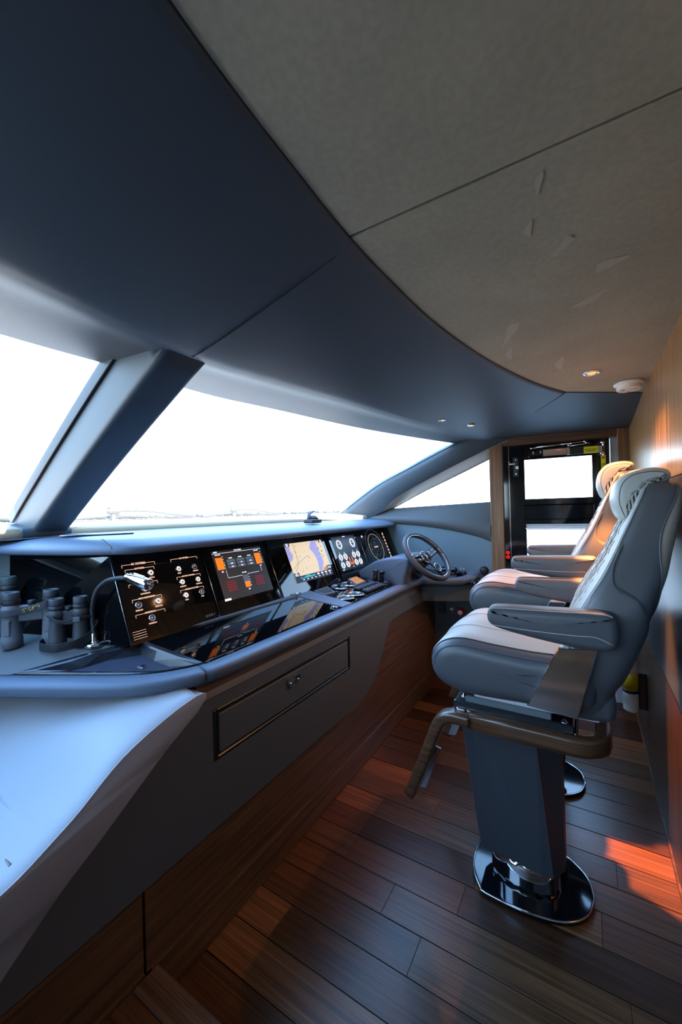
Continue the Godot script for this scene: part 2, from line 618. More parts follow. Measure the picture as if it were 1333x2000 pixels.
func build_shell():
	var cl := []
	for i in 6:
		cl.append(V(C_A[i], 1.98, C_D[i]))
	var cc := smooth_path(mirror_list(cl), 8)
	var ff := edge_list(F_P)
	var gg := edge_list(G_P)
	# headliner of padded leather between ceiling and windscreen
	var hl := thing("trim_1", "dark blue-grey leather headliner curving from the ceiling panel down to the windscreen", "headliner", V(0.7, 1.9, 0.75), "structure")
	for half in 2:
		var st := mb()
		var rings := []
		var n := cc.size()
		for i in n:
			if (half == 0 and i > n / 2) or (half == 1 and i < n / 2):
				continue
			var c: Vector3 = cc[i]
			var f: Vector3 = ff[i]
			var g: Vector3 = gg[i]
			var key := [c + Vector3(0, 0.035, 0), c + Vector3(0, 0.004, 0), c.lerp(f, 0.03) + Vector3(0, -0.004, 0), c.lerp(f, 0.35) + Vector3(0, -0.012, 0), c.lerp(f, 0.7) + Vector3(0, -0.016, 0), c.lerp(f, 0.90) + Vector3(0, -0.014, 0), c.lerp(f, 0.97) + Vector3(0, -0.008, 0), f.lerp(g, 0.06) + Vector3(0, -0.004, 0), f.lerp(g, 0.25) + Vector3(0, 0.001, 0), f.lerp(g, 0.6), g]
			rings.append(smooth_path(key, 3))
		skin(st, rings, false, false)
		part("leather_panel", st, M.leather_headliner, hl)
	var st := mb()
	var mid := cc.size() / 2
	var sl := []
	for t in [0.0, 0.1, 0.35, 0.7, 0.9, 0.97]:
		sl.append(cc[mid].lerp(ff[mid], t) + Vector3(0, [0.002, -0.006, -0.013, -0.017, -0.015, -0.009][[0.0, 0.1, 0.35, 0.7, 0.9, 0.97].find(t)], 0))
	tube(st, sl, 0.0016, 6)
	part("seam", st, M.seam, hl)
	# the shadow gap round the ceiling panel
	st = mb()
	tube(st, cc, 0.003, 6)
	part("edge_piping", st, M.seam, hl)
	# valance between the ceiling panel and the side doors
	st = mb()
	for s in 2:
		var q := []
		var rows := [[[0.078, 1.978, 2.33], [-0.27, 1.978, 2.593]], [[0.22, 1.962, 2.56], [-0.27, 1.958, 2.79]], [[0.45, 1.943, 2.93], [-0.27, 1.936, 3.10]], [[0.655, 1.934, 3.28], [-0.27, 1.926, 3.40]]]
		for r in rows:
			var ring := []
			for k in 5:
				var a := lerpf(r[0][0], r[1][0], k / 4.0)
				var d := lerpf(r[0][2], r[1][2], k / 4.0)
				ring.append(V(a, lerpf(r[0][1], r[1][1], k / 4.0), d if s == 0 else 1.5 - d))
			q.append(ring)
		skin(st, q, false, false)
	part("valance_panel", st, M.leather_headliner, hl)
	st = mb()
	tube(st, [V(0.078, 1.976, 2.33), V(0.22, 1.960, 2.56), V(0.45, 1.941, 2.93), V(0.655, 1.932, 3.28)], 0.0022, 6)
	tube(st, [V(0.078, 1.979, 2.33), V(-0.27, 1.979, 2.593)], 0.003, 6)
	part("seam", st, M.seam, hl)
	# ceiling panels of suede
	var ce := thing("ceiling", "flat taupe suede ceiling in large panels with brushed marks", "ceiling", V(0, 1.98, 0.75), "structure")
	var seam_d := 0.735
	for s in 2:
		var poly := PackedVector2Array()
		if s == 0:
			poly.append(Vector2(0.4135, seam_d + 0.003))
		for i in cc.size():
			var p: Vector3 = cc[i]
			if (s == 0 and -p.z > seam_d + 0.02) or (s == 1 and -p.z < seam_d - 0.02):
				poly.append(Vector2(-p.x, -p.z))
		if s == 0:
			poly.append_array([Vector2(-0.27, 2.593), Vector2(-0.27, seam_d + 0.003)])
		else:
			poly.append_array([Vector2(0.4135, seam_d - 0.003), Vector2(-0.27, seam_d - 0.003), Vector2(-0.27, -1.09)])
		st = mb(true)
		plate(st, Array(poly), 1.98, 2.0, func(u, v, w): return V(u, w, v), 0.002)
		part("suede_panel", st, M.ceiling_suede, ce)
	# brushed marks in the nap of the suede
	st = mb(true)
	for k in [[0.20, 1.42, 0.16, 0.030, 0.35], [0.235, 1.62, 0.12, 0.022, 0.15], [-0.02, 1.33, 0.10, 0.03, 0.9], [0.03, 1.02, 0.07, 0.02, 0.6], [0.08, 1.86, 0.15, 0.03, 0.1], [-0.06, 1.16, 0.07, 0.04, 1.2], [0.09, 0.92, 0.05, 0.015, 0.2], [0.06, 0.80, 0.05, 0.012, 0.2]]:
		var pl := []
		for i in 14:
			var w := TAU * i / 14.0
			var rr := 1.0 + 0.25 * sin(w * 3.0 + k[0] * 40.0)
			var p2 := Vector2(cos(w) * k[2] * 0.5 * rr, sin(w) * k[3] * 0.5 * rr).rotated(k[4])
			pl.append(Vector2(k[0] + p2.y, k[1] + p2.x))
		plate(st, pl, 1.9788, 1.9795, func(u, v, w): return V(u, w, v))
	part("brushed_mark", st, M.suede_brushed, ce).set_meta("kind", "stuff")
	# the roof above, so that daylight enters by the openings only
	st = mb(true)
	var roof := PackedVector2Array([Vector2(-0.45, 3.50), Vector2(-0.45, -2.0)])
	for i in gg.size():
		var p: Vector3 = gg[i]
		roof.append(Vector2(-p.x + 0.03, -p.z + (0.16 if i == gg.size() - 1 else (-0.16 if i == 0 else 0.0))))
	plate(st, Array(roof), 2.03, 2.09, func(u, v, w): return V(u, w, v))
	var brow := []
	for p in gg:
		brow.append([p, p + Vector3(-0.03, 0.02, 0), Vector3(p.x - 0.03, 2.09, p.z)])
	skin(st, brow, false, false)
	part("roof_shell", st, M.white_gel, ce)

	build_floor()
	# aft wall
	var aw := thing("wall_aft", "aft bulkhead of upright wood veneer with a long dark blue panel let into it", "wall", V(-0.3, 0, 1.0), "structure")
	st = mb(true)
	abox(st, -0.27, -0.36, -0.05, 2.06, -2.0, 3.5)
	part("bulkhead", st, M.veneer_upright, aw)
	var dcut := [-1.9, -0.62, 0.60, 1.83, 3.42]
	for i in 4:
		st = mb(true)
		abox(st, -0.26, -0.272, 1.494, 1.985, dcut[i] + 0.0008, dcut[i + 1] - 0.0008, 0.001)
		part("veneer_board", st, M.veneer_upright, aw)
		st = mb(true)
		abox(st, -0.26, -0.272, 0.0, 0.697, dcut[i] + 0.0008, dcut[i + 1] - 0.0008, 0.001)
		part("veneer_board", st, M.dark_veneer, aw)
	st = mb(true)
	abox(st, -0.256, -0.272, 0.704, 1.489, -1.9, 2.95, 0.002)
	part("inlaid_panel", st, M.panel_blue, aw)
	st = mb(true)
	abox(st, -0.257, -0.272, 0.699, 0.7025, -1.9, 2.95)
	part("metal_edge", st, M.steel, aw)
	# low skirting
	st = mb(true)
	abox(st, -0.252, -0.262, 0.0, 0.012, 0.69, 3.37, 0.002)
	tag(part("baseboard_aft", st, M.walnut_along), "thin dark skirting along the foot of the aft bulkhead", "baseboard", "", "structure")
	build_starboard()
	build_windscreen(gg)
	# port side, behind the lens: a low wall, posts and an open side
	var pw := thing("wall_port", "taupe port side wall with two open windows behind the viewpoint", "wall", V(0.8, 0, -1.75), "structure")
	st = mb(true)
	var pf := func(u, v, w): return V(u, v, -1.85 + 0.1 * u - w)
	for r in [[-0.36, 3.0, -0.05, 1.20], [-0.36, 2.1, 1.88, 2.07], [-0.36, 0.30, 1.20, 1.88], [1.02, 1.10, 1.20, 1.88], [1.72, 3.0, 1.20, 1.36]]:
		plate(st, [Vector2(r[0], r[2]), Vector2(r[1], r[2]), Vector2(r[1], r[3]), Vector2(r[0], r[3])], 0.0, 0.1, pf)
	part("side_panel", st, M.leather_taupe, pw)
	# forward closing under the windscreen
	st = mb(true)
	abox(st, 2.36, 2.42, -0.05, 1.33, -2.2, 3.5)
	tag(part("wall_forward", st, M.black_satin), "hidden bulkhead ahead of the dashboard under the windscreen", "wall", "", "structure")

func build_floor():
	var rng := RandomNumberGenerator.new()
	rng.seed = 77
	var fl := thing("floor", "dark reddish brown teak floor laid in long boards with black seams", "floor", V(0.4, 0, 2.0), "structure")
	var st := mb(true)
	abox(st, -0.3, 1.2, -0.06, -0.003, 0.3, 3.5)
	part("caulk_bed", st, M.caulk, fl)
	for k in range(-2, 20):
		var d0 := 0.845 + 0.1287 * k + 0.0019
		var d1 := d0 + 0.1287 - 0.0038
		if d0 > 3.38:
			break
		var cuts := [-0.262]
		var a := rng.randf_range(-0.1, 0.5)
		while a < 0.95:
			cuts.append(a)
			a += rng.randf_range(0.35, 0.85)
		cuts.append(1.10)
		for i in cuts.size() - 1:
			st = mb(true)
			abox(st, cuts[i] + 0.0004, cuts[i + 1] - 0.0004, -0.012, rng.randf_range(-0.0004, 0.0004), maxf(d0, 0.66), d1, 0.0008)
			part("plank", st, M["teak_%d" % rng.randi_range(0, 4)], fl)
	# raised part on the port side with its edge board
	var pt := thing("trim_2", "raised wooden floor step with a mitred edge board at the lower left", "step", V(0.4, 0, 0.3), "structure")
	st = mb(true)
	abox(st, -0.26, 1.074, -0.02, 0.119, -2.0, 0.668)
	abox(st, 1.0745, 1.14, -0.02, 0.1262, -2.0, 0.640)
	part("riser", st, M.walnut_header, pt)
	st = mb(true)
	abox(st, -0.26, 1.07, 0.119, 0.126, 0.60, 0.676, 0.002)
	part("edge_board", st, M.walnut_header, pt)
	for k in 18:
		var d1 := 0.598 - 0.1287 * k
		st = mb(true)
		abox(st, -0.26, 1.07, 0.119, 0.125, d1 - 0.1263, d1, 0.0008)
		part("plank", st, M["teak_%d" % rng.randi_range(0, 4)], pt)

func strip_curve(pts: Array, per := 6) -> Array:
	return smooth_path(pts, per)

func build_starboard():
	var w := thing("wall_starboard", "starboard cabin side with a teal fabric panel under a curved grey leather ledge", "wall", V(1.2, 0, 3.24), "structure")
	# W(a, y, off): a point on the slanting side, off metres outboard of its inner face
	var W := func(a, y, off): return V(a, y, wall_d(a) + off)
	var lo := strip_curve([W.call(0.644, 1.128, 0.012), W.call(0.75, 1.173, 0.012), W.call(1.036, 1.238, 0.012), W.call(1.4, 1.280, 0.012), W.call(1.9, 1.295, 0.012)])
	var lo_in := strip_curve([W.call(0.644, 1.150, -0.012), W.call(0.75, 1.194, -0.012), W.call(1.036, 1.256, -0.012), W.call(1.4, 1.293, -0.012), W.call(1.9, 1.305, -0.012)])
	var up := strip_curve([W.call(0.644, 1.272, -0.018), W.call(0.75, 1.292, -0.018), W.call(1.08, 1.323, -0.018), W.call(1.4, 1.343, -0.018), W.call(1.9, 1.362, -0.018)])
	var up2 := strip_curve([W.call(0.644, 1.280, -0.012), W.call(0.75, 1.300, -0.012), W.call(1.08, 1.330, -0.012), W.call(1.4, 1.349, -0.012), W.call(1.9, 1.366, -0.012)])
	var wb := strip_curve([W.call(0.644, 1.452, 0.05), W.call(0.75, 1.447, 0.05), W.call(1.08, 1.435, 0.05), W.call(1.46, 1.420, 0.05), W.call(1.95, 1.400, 0.05)])
	var wb2 := strip_curve([W.call(0.644, 1.452, 0.10), W.call(0.75, 1.447, 0.10), W.call(1.08, 1.435, 0.10), W.call(1.46, 1.420, 0.10), W.call(1.95, 1.400, 0.10)])
	var st := mb()
	var rings := []
	for i in lo.size():
		rings.append([lo[i], lo_in[i], lo_in[i].lerp(up[i], 0.5) + Vector3(0, 0, 0.006), up[i], up2[i], up2[i].lerp(wb[i], 0.5), wb[i], wb2[i]])
	skin(st, rings, false, false)
	part("leather_ledge", st, M.leather_fascia, w)
	st = mb(true)
	plate(st, [Vector2(0.60, 0.0), Vector2(1.95, 0.0), Vector2(1.95, 1.31), Vector2(1.4, 1.29), Vector2(1.036, 1.25), Vector2(0.75, 1.185), Vector2(0.60, 1.14)], 0.012, 0.03, func(u, v, q): return V(u, v, wall_d(u) + q))
	part("fabric_panel", st, M.fabric_blue, w)
	# hull side outboard of everything
	st = mb(true)
	plate(st, [Vector2(0.55, -0.1), Vector2(3.2, -0.1), Vector2(3.2, 1.385), Vector2(1.95, 1.395), Vector2(0.55, 1.45)], 0.10, 0.16, func(u, v, q): return V(u, v, wall_d(u) + q))
	plate(st, [Vector2(-0.45, -0.1), Vector2(0.6, -0.1), Vector2(0.6, 0.30), Vector2(-0.45, 0.30)], 0.06, 0.16, func(u, v, q): return V(u, v, wall_d(u) + q))
	plate(st, [Vector2(-0.45, 1.90), Vector2(0.9, 1.90), Vector2(0.9, 2.06), Vector2(-0.45, 2.06)], 0.06, 0.16, func(u, v, q): return V(u, v, wall_d(u) + q))
	part("hull_side", st, M.white_gel, w)
	# the raking pillar between windscreen and side window
	var pl := thing("trim_3", "raking grey leather windscreen pillar above the teal panel, left of the door post", "pillar", V(1.3, 1.6, 3.2), "structure")
	var e1 := smooth_path([V(2.02, 1.345, 3.13), V(1.91, 1.400, 3.13), V(1.57, 1.612, 3.14), V(1.27, 1.748, 3.155), V(0.885, 1.915, 3.185), V(0.70, 1.965, 3.20)], 6)
	var e0 := []
	for p in e1:
		e0.append(p + Vector3(-0.05, 0.03, -0.10))
	var cr := smooth_path([V(1.66, 1.335, 3.165), V(1.525, 1.405, 3.18), V(1.39, 1.517, 3.185), V(1.06, 1.68, 3.215), V(0.65, 1.862, 3.262), V(0.50, 1.92, 3.28)], 6)
	var wn := smooth_path([V(1.60, 1.370, 3.275), V(1.483, 1.417, 3.285), V(1.20, 1.555, 3.31), V(0.95, 1.664, 3.335), V(0.645, 1.800, 3.365), V(0.45, 1.885, 3.38)], 6)
	st = mb()
	rings = []
	for i in e1.size():
		var b1: Vector3 = e1[i].lerp(cr[i], 0.25) + Vector3(0.01, 0, 0.012)
		var b2: Vector3 = e1[i].lerp(cr[i], 0.75) + Vector3(0.012, 0, 0.016)
		rings.append([e0[i], e1[i], b1, b2, cr[i]])
	skin(st, rings, false, false)
	part("leather_face", st, M.leather_headliner, pl)
	st = mb()
	rings = []
	for i in cr.size():
		rings.append([cr[i], cr[i].lerp(wn[i], 0.08), wn[i], wn[i] + Vector3(-0.02, 0.02, -0.05), e0[i]])
	skin(st, rings, false, false)
	part("leather_reveal", st, M.leather_taupe, pl)
	st = mb()
	tube(st, wn, 0.004, 6)
	tube(st, e1, 0.003, 6)
	part("rubber_edge", st, M.black_rubber, pl)
	# side window
	st = mb(true)
	quad(st, V(0.45, 1.44, 3.385), V(1.75, 1.38, 3.26), V(1.75, 1.40, 3.26), V(0.45, 1.95, 3.385))
	tag(part("window_3", st, M.window_glass), "triangular side window between the raking pillar and the wooden door post", "window", "", "structure")
	build_door()

func build_door():
	var P := func(u, v, q): return V(u, v, wall_d(u) + q)
	var rect := func(st, a0, a1, y0, y1, q0, q1, bev): plate(st, [Vector2(a0, y0), Vector2(a1, y0), Vector2(a1, y1), Vector2(a0, y1)], q0, q1, P, bev)
	var jb := thing("trim_4", "walnut door surround: post at the left, header above and right post by the bulkhead", "door frame", V(0.2, 0, 3.32), "structure")
	var st := mb(true)
	rect.call(st, 0.545, 0.643, 0.0, 1.937, -0.015, 0.10, 0.004)
	part("door_post", st, M.walnut_upright, jb)
	st = mb(true)
	rect.call(st, -0.19, 0.545, 1.876, 1.935, -0.012, 0.10, 0.003)
	part("header_board", st, M.walnut_header, jb)
	st = mb(true)
	rect.call(st, -0.30, -0.19, 0.0, 1.935, -0.014, 0.10, 0.003)
	part("door_post", st, M.walnut_upright, jb)
	# the door: a glossy black frame with two panes
	var dr := thing("door_1", "glossy black side door with two windows, seen open to bright water", "door", V(0.2, 0, 3.38), "structure")
	st = mb(true)
	rect.call(st, 0.405, 0.512, 0.25, 1.876, 0.05, 0.09, 0.004)
	rect.call(st, -0.148, -0.045, 0.25, 1.876, 0.05, 0.09, 0.004)
	rect.call(st, -0.045, 0.405, 1.765, 1.876, 0.05, 0.09, 0.004)
	rect.call(st, -0.045, 0.405, 0.25, 0.70, 0.05, 0.09, 0.004)
	part("frame", st, M.black_gloss, dr)
	st = mb(true)
	rect.call(st, -0.05, 0.41, 1.412, 1.462, 0.045, 0.09, 0.006)
	rect.call(st, -0.05, 0.41, 1.305, 1.412, 0.062, 0.10, 0.003)
	rect.call(st, -0.05, 0.41, 1.235, 1.305, 0.085, 0.12, 0.003)
	part("middle_rail", st, M.black_gloss, dr)
	st = mb(true)
	plate(st, [Vector2(0.085, 1.262), Vector2(0.14, 1.222), Vector2(0.145, 1.226), Vector2(0.09, 1.268)], -0.03, 0.40, func(u, v, q): return V(q, v, wall_d(q) + u - 0.03))
	part("drip_sill", st, M.grey_gel, dr)
	for r in [[1.462, 1.765], [0.70, 1.235]]:
		st = mb(true)
		rect.call(st, -0.045, 0.405, r[0], r[1], 0.072, 0.076, 0.0)
		part("pane", st, M.window_glass, dr)
	st = mb(true)
	for r in [[0.400, 0.412, 1.46, 1.772], [-0.052, -0.040, 1.46, 1.772], [-0.05, 0.41, 1.762, 1.772], [0.396, 0.408, 0.70, 1.235]]:
		st = mb(true)
		rect.call(st, r[0], r[1], r[2], r[3], 0.043, 0.055, 0.003)
		part("glazing_bead", st, M.black_gloss, dr)
	st = mb(true)
	rect.call(st, 0.506, 0.511, 0.25, 1.872, 0.038, 0.05, 0.0015)
	part("chrome_strip", st, M.chrome, dr)
	st = mb(true)
	rect.call(st, -0.158, -0.150, 0.25, 1.872, 0.030, 0.045, 0.002)
	part("chrome_strip", st, M.chrome, dr)
	# jamb lining in black, with the two red lamps
	st = mb(true)
	rect.call(st, 0.510, 0.548, 0.0, 1.876, 0.02, 0.12, 0.002)
	part("jamb_lining", st, M.black_gloss, dr)
	st = mb(true)
	rect.call(st, -0.195, -0.150, 0.0, 1.876, 0.05, 0.12, 0.002)
	part("gel_lining", st, M.grey_gel, dr)
	for y in [1.049, 1.016]:
		st = mb()
		var o := V(0.528, y, wall_d(0.528) + 0.018)
		var ring := []
		for k in 20:
			ring.append(o + Vector3(cos(TAU * k / 20) * 0.0095, sin(TAU * k / 20) * 0.0095, 0))
		tube(st, ring, 0.0032, 8, true)
		part("red_indicator_light", st, M.lit_red, dr)
	# latch plate
	st = mb(true)
	rect.call(st, 0.440, 0.480, 1.640, 1.785, 0.036, 0.052, 0.004)
	part("latch_plate", st, M.black_satin, dr)
	st = mb(true)
	rect.call(st, 0.462, 0.506, 1.728, 1.742, 0.022, 0.04, 0.003)
	rect.call(st, 0.440, 0.462, 1.692, 1.718, 0.015, 0.04, 0.004)
	for y in [1.768, 1.658]:
		lathe(st, [[0.0, 0.0], [0.006, 0.0], [0.006, 0.003], [0.0, 0.004]], P.call(0.462, y, 0.036), Basis(Vector3.RIGHT, -PI / 2), 12)
	part("latch_bolt", st, M.steel, dr)
	# the opening gear along the top of the door
	st = mb(true)
	plate(st, round_poly([Vector2(0.37, 1.775), Vector2(0.37, 1.835), Vector2(0.25, 1.840), Vector2(0.25, 1.780)], 0.028), 0.0, 0.035, P, 0.003)
	part("gear_arm", st, M.black_gloss, dr)
	st = mb(true)
	rect.call(st, 0.115, 0.268, 1.772, 1.825, -0.008, 0.03, 0.004)
	rect.call(st, 0.095, 0.115, 1.772, 1.827, -0.006, 0.03, 0.004)
	rect.call(st, -0.105, -0.075, 1.768, 1.822, -0.004, 0.03, 0.004)
	for c in [[0.338, 1.806, 0.012], [0.288, 1.808, 0.010]]:
		lathe(st, [[0.0, 0.0], [c[2], 0.0], [c[2], 0.006], [c[2] * 0.5, 0.008], [0.0, 0.008]], P.call(c[0], c[1], 0.0), Basis(Vector3.RIGHT, -PI / 2), 16)
	part("gear_housing", st, M.chrome, dr)
	st = mb(true)
	rect.call(st, -0.075, 0.095, 1.774, 1.820, 0.0, 0.03, 0.003)
	part("gear_arm", st, M.black_satin, dr)
	st = mb()
	tube(st, [P.call(0.345, 1.842, 0.02), P.call(0.28, 1.848, 0.015)], 0.007, 10)
	tube(st, [P.call(0.31, 1.848, 0.012), P.call(0.17, 1.852, 0.012)], 0.0085, 10)
	tube(st, [P.call(0.17, 1.852, 0.012), P.call(0.0, 1.862, 0.012)], 0.0045, 10)
	tube(st, [P.call(0.10, 1.836, 0.012), P.call(-0.03, 1.846, 0.012)], 0.004, 10)
	for c in [[0.345, 1.842], [0.10, 1.842], [0.085, 1.855], [0.0, 1.862], [-0.01, 1.85]]:
		lathe(st, [[0.0, -0.008], [0.009, -0.008], [0.009, 0.008], [0.0, 0.008]], P.call(c[0], c[1], 0.012), Basis(Vector3.RIGHT, -PI / 2), 10)
	part("gas_strut", st, M.chrome, dr)
	st = mb()
	tube(st, [P.call(-0.108, 1.872, 0.015), P.call(-0.112, 1.70, 0.015), P.call(-0.118, 1.35, 0.015), P.call(-0.125, 0.9, 0.015)], 0.009, 10)
	for y in [1.845, 1.77]:
		lathe(st, [[0.0, -0.012], [0.015, -0.012], [0.015, 0.012], [0.0, 0.012]], P.call(-0.105, y, 0.015), Basis.IDENTITY, 12)
	part("guide_rod", st, M.chrome, dr)
	# yellow warning labels
	st = mb(true)
	rect.call(st, -0.075, 0.008, 1.772, 1.821, -0.003, 0.001, 0.0)
	part("yellow_label", st, M.yellow_label, dr)
	st = mb(true)
	rect.call(st, -0.122, -0.094, 1.598, 1.752, 0.002, 0.005, 0.0)
	part("yellow_label", st, M.yellow_label, dr)
	st = mb()
	var dirx: Vector3 = (P.call(0.0, 0.0, 0.0) - P.call(0.1, 0.0, 0.0)).normalized()
	var bx := Basis(dirx, Vector3.UP, dirx.cross(Vector3.UP))
	write(st, "RELEASE LOCKING", 0.007, P.call(-0.034, 1.800, -0.004), bx, 0.8)
	write(st, "SYSTEM BEFORE", 0.007, P.call(-0.034, 1.788, -0.004), bx, 0.8)
	var by := Basis(Vector3.DOWN, dirx, Vector3.DOWN.cross(dirx))
	write(st, "RELEASE LOCKING", 0.010, P.call(-0.114, 1.650, 0.001), by, 0.75)
	write(st, "SYSTEM BEFORE", 0.010, P.call(-0.102, 1.656, 0.001), by, 0.75)
	part("label_lettering", st, M.label_ink, dr)
	st = mb(true)
	var t3 := [P.call(-0.097, 1.728, 0.0), P.call(-0.119, 1.728, 0.0), P.call(-0.108, 1.748, 0.0)]
	tri(st, t3[0], t3[1], t3[2])
	part("warning_triangle", st, M.label_red, dr)

func build_windscreen(gg: Array):
	# sill
	var sl := thing("trim_5", "cream leather sill running along the foot of the windscreen", "sill", V(1.9, 1.35, 1.0), "structure")
	var path_lo := []
	var cuts := [[-1.9, 0.715, "leather_cream"], [0.715, 0.905, "leather_headliner"], [0.905, 3.19, "leather_cream"]]
	for c in cuts:
		var rings := []
		var n := 24
		for i in n + 1:
			var d := lerpf(c[0], c[1], float(i) / n)
			var a := sill_a(d)
			var pr := -0.006 if c[2] == "leather_headliner" else 0.0
			rings.append([V(a, 1.318, d), V(a + pr, 1.352, d), V(a + pr + 0.006, 1.362, d), V(a + 0.016, 1.366, d), V(a + 0.19, 1.385, d), V(a + 0.20, 1.33, d)])
		var st := mb()
		skin(st, rings, true, true)
		part("sill_cushion", st, M[c[2]], sl)
	# panes, one to each side of the centre post
	var base := func(d): return V(sill_a(d) + 0.19, 1.386, d)
	for s in 2:
		var rows := []
		var n := gg.size()
		for i in n:
			var p: Vector3 = gg[i]
			if (s == 0 and -p.z < 0.75) or (s == 1 and -p.z > 0.75):
				continue
			var d := -p.z
			rows.append([p + Vector3(-0.01, 0.012, 0), base.call(d).lerp(p, 0.5) + Vector3(-0.02, 0.02, 0), base.call(d)])
		var st := mb()
		skin(st, rows, false, false)
		var nm: String = ["window_1", "window_2"][s]
		tag(part(nm, st, M.window_glass), ["raking windscreen pane ahead of the helm, right of the centre post", "windscreen pane left of the thick centre post"][s], "window", "", "structure")
	# centre post
	var mp := thing("trim_6", "thick raking blue-grey leather centre post dividing the windscreen", "pillar", V(1.5, 1.6, 0.75), "structure")
	var prof := func(t):
		# section at height share t from the sill to the headliner
		var c := V(lerpf(2.0, 0.97, t), lerpf(1.355, 1.852, t) + 0.010 * sin(PI * t), lerpf(0.825, 0.748, t))
		var dir := Vector3(1.03, 0.50 + 0.010 * PI * cos(PI * t), 0).normalized()
		var nrm := Vector3(dir.y, -dir.x, 0) # towards the cabin, downwards
		var wd := lerpf(0.068, 0.070, t)
		var dep := lerpf(0.150, 0.150, t)
		var r := 0.020
		var out := []
		for p in round_poly([Vector2(-wd, 0.0), Vector2(wd, 0.0), Vector2(wd, -dep), Vector2(-wd - 0.012, -dep)], r, 5):
			out.append(c + Vector3(0, 0, -p.x) + nrm * p.y)
		return out
	var rr := []
	for i in 17:
		rr.append(prof.call(lerpf(-0.16, 1.02, i / 16.0)))
	var st := mb()
	skin(st, rr, true, true)
	part("leather_cover", st, M.leather_headliner, mp)
	st = mb()
	var ed := []
	for i in 17:
		var t := lerpf(-0.16, 1.02, i / 16.0)
		var dir := Vector3(1.03, 0.50 + 0.010 * PI * cos(PI * t), 0).normalized()
		ed.append(V(lerpf(2.0, 0.97, t), lerpf(1.355, 1.852, t) + 0.010 * sin(PI * t), lerpf(0.825, 0.748, t)) + Vector3(0, 0, lerpf(0.082, 0.084, t)) + Vector3(dir.y, -dir.x, 0) * -0.155)
	sweep(st, ed, rrect(0.012, 0.05, 0.004), Vector3.UP)
	part("rubber_edge", st, M.black_rubber, mp)

# ------------------------------------------------------------------ outside
func build_outside():
	var st := mb(true)
	quad(st, V(-3000, -4.2, -3000), V(4500, -4.2, -3000), V(4500, -4.2, 4500), V(-3000, -4.2, 4500))
	tag(part("sea", st, M.water), "pale rippled sea outside the windows reaching to the horizon", "sea", "", "structure")
	# foredeck
	st = mb()
	var rows := []
	for i in 9:
		var a := lerpf(2.18, 9.0, i / 8.0)
		var hw := 2.75 * sqrt(maxf(0.0, 1.0 - pow(i / 8.3, 2.4)))
		var row := []
		for k in 9:
			var u := k / 4.0 - 1.0
			row.append(V(a, 1.345 - 0.06 * u * u - 0.012 * i * i * 0.35, 0.75 + u * hw))
		rows.append(row)
	skin(st, rows, false, false)
	tag(part("foredeck", st, M.white_gel), "white foredeck just beyond the windscreen sill", "deck", "", "structure")
	# distant tree line, too small to count
	var rng := RandomNumberGenerator.new()
	rng.seed = 5
	st = mb()
	for k in 420:
		var az := deg_to_rad(lerpf(-20.0, 96.0, k / 420.0) + rng.randf_range(-0.15, 0.15))
		var dist := rng.randf_range(1500.0, 1620.0)
		var h := rng.randf_range(8.0, 19.0)
		var o := V(sin(az) * dist, -4.0, cos(az) * dist)
		var w := rng.randf_range(5.0, 10.0)
		lathe(st, [[0.0, 0.0], [w, h * 0.2], [w * 1.1, h * 0.55], [w * 0.7, h * 0.85], [0.0, h]], o, Basis.IDENTITY, 6)
	var tl := part("treeline", st, M.far_trees)
	tag(tl, "faint low line of trees on the far shore beyond the windscreen", "trees", "", "stuff")
	# two wipers parked at the foot of the glass
	var labels := ["parked windscreen wiper next to the centre post", "parked windscreen wiper nearest the raking right pillar"]
	for i in 2:
		var d0: float = [1.255, 2.17][i]
		var k: float = [1.0, 1.0][i]
		var w := thing("windscreen_wiper", labels[i], "wiper", V(2.31, 1.36, d0))
		w.set_meta("group", "windscreen wipers")
		st = mb()
		lathe(st, [[0.0, 0.0], [0.028, 0.0], [0.028, 0.012], [0.018, 0.02], [0.018, 0.05], [0.0, 0.055]], V(2.31, 1.366, d0), Basis.IDENTITY, 16)
		part("spindle", st, M.wiper_grey, w)
		st = mb(true)
		box(st, V(2.31, 1.432, d0), Vector3(0.03, 0.022, 0.075), 0.006)
		box(st, V(2.31, 1.414, d0 + 0.01), Vector3(0.028, 0.03, 0.05), 0.006)
		part("arm_head", st, M.wiper_grey, w)
		st = mb()
		var ar := [V(2.31, 1.437, d0 + 0.02), V(2.31, 1.438, d0 + 0.16), V(2.32, 1.428, d0 + 0.28), V(2.33, 1.405, d0 + 0.46), V(2.33, 1.392, d0 + 0.58)]
		sweep(st, smooth_path(ar, 5), rrect(0.020, 0.014, 0.003), Vector3.UP)
		part("arm", st, M.wiper_grey, w)
		st = mb()
		tube(st, [V(2.31, 1.44, d0 - 0.02), V(2.31, 1.458, d0 - 0.012), V(2.31, 1.460, d0 + 0.05), V(2.31, 1.448, d0 + 0.09)], 0.0022, 6)
		box(st, V(2.31, 1.456, d0 - 0.025), Vector3(0.01, 0.012, 0.02), 0.002)
		part("washer_hose", st, M.black_rubber, w)
		st = mb()
		tube(st, smooth_path([V(2.32, 1.386, d0 - 0.30), V(2.32, 1.404, d0 - 0.12), V(2.32, 1.406, d0 + 0.05), V(2.32, 1.398, d0 + 0.25), V(2.32, 1.388, d0 + 0.55)], 5), 0.006, 6)
		tube(st, [V(2.31, 1.384, d0 - 0.30), V(2.31, 1.388, d0 + 0.1), V(2.31, 1.384, d0 + 0.55)], 0.004, 6)
		part("blade", st, M.black_rubber, w)

# ------------------------------------------------------------------ helm console
var SX := Vector3(0, 0, -1)
var SY := Vector3(-0.12, 0.295, 0).normalized()
var SZ := Vector3(0.295, 0.12, 0).normalized()

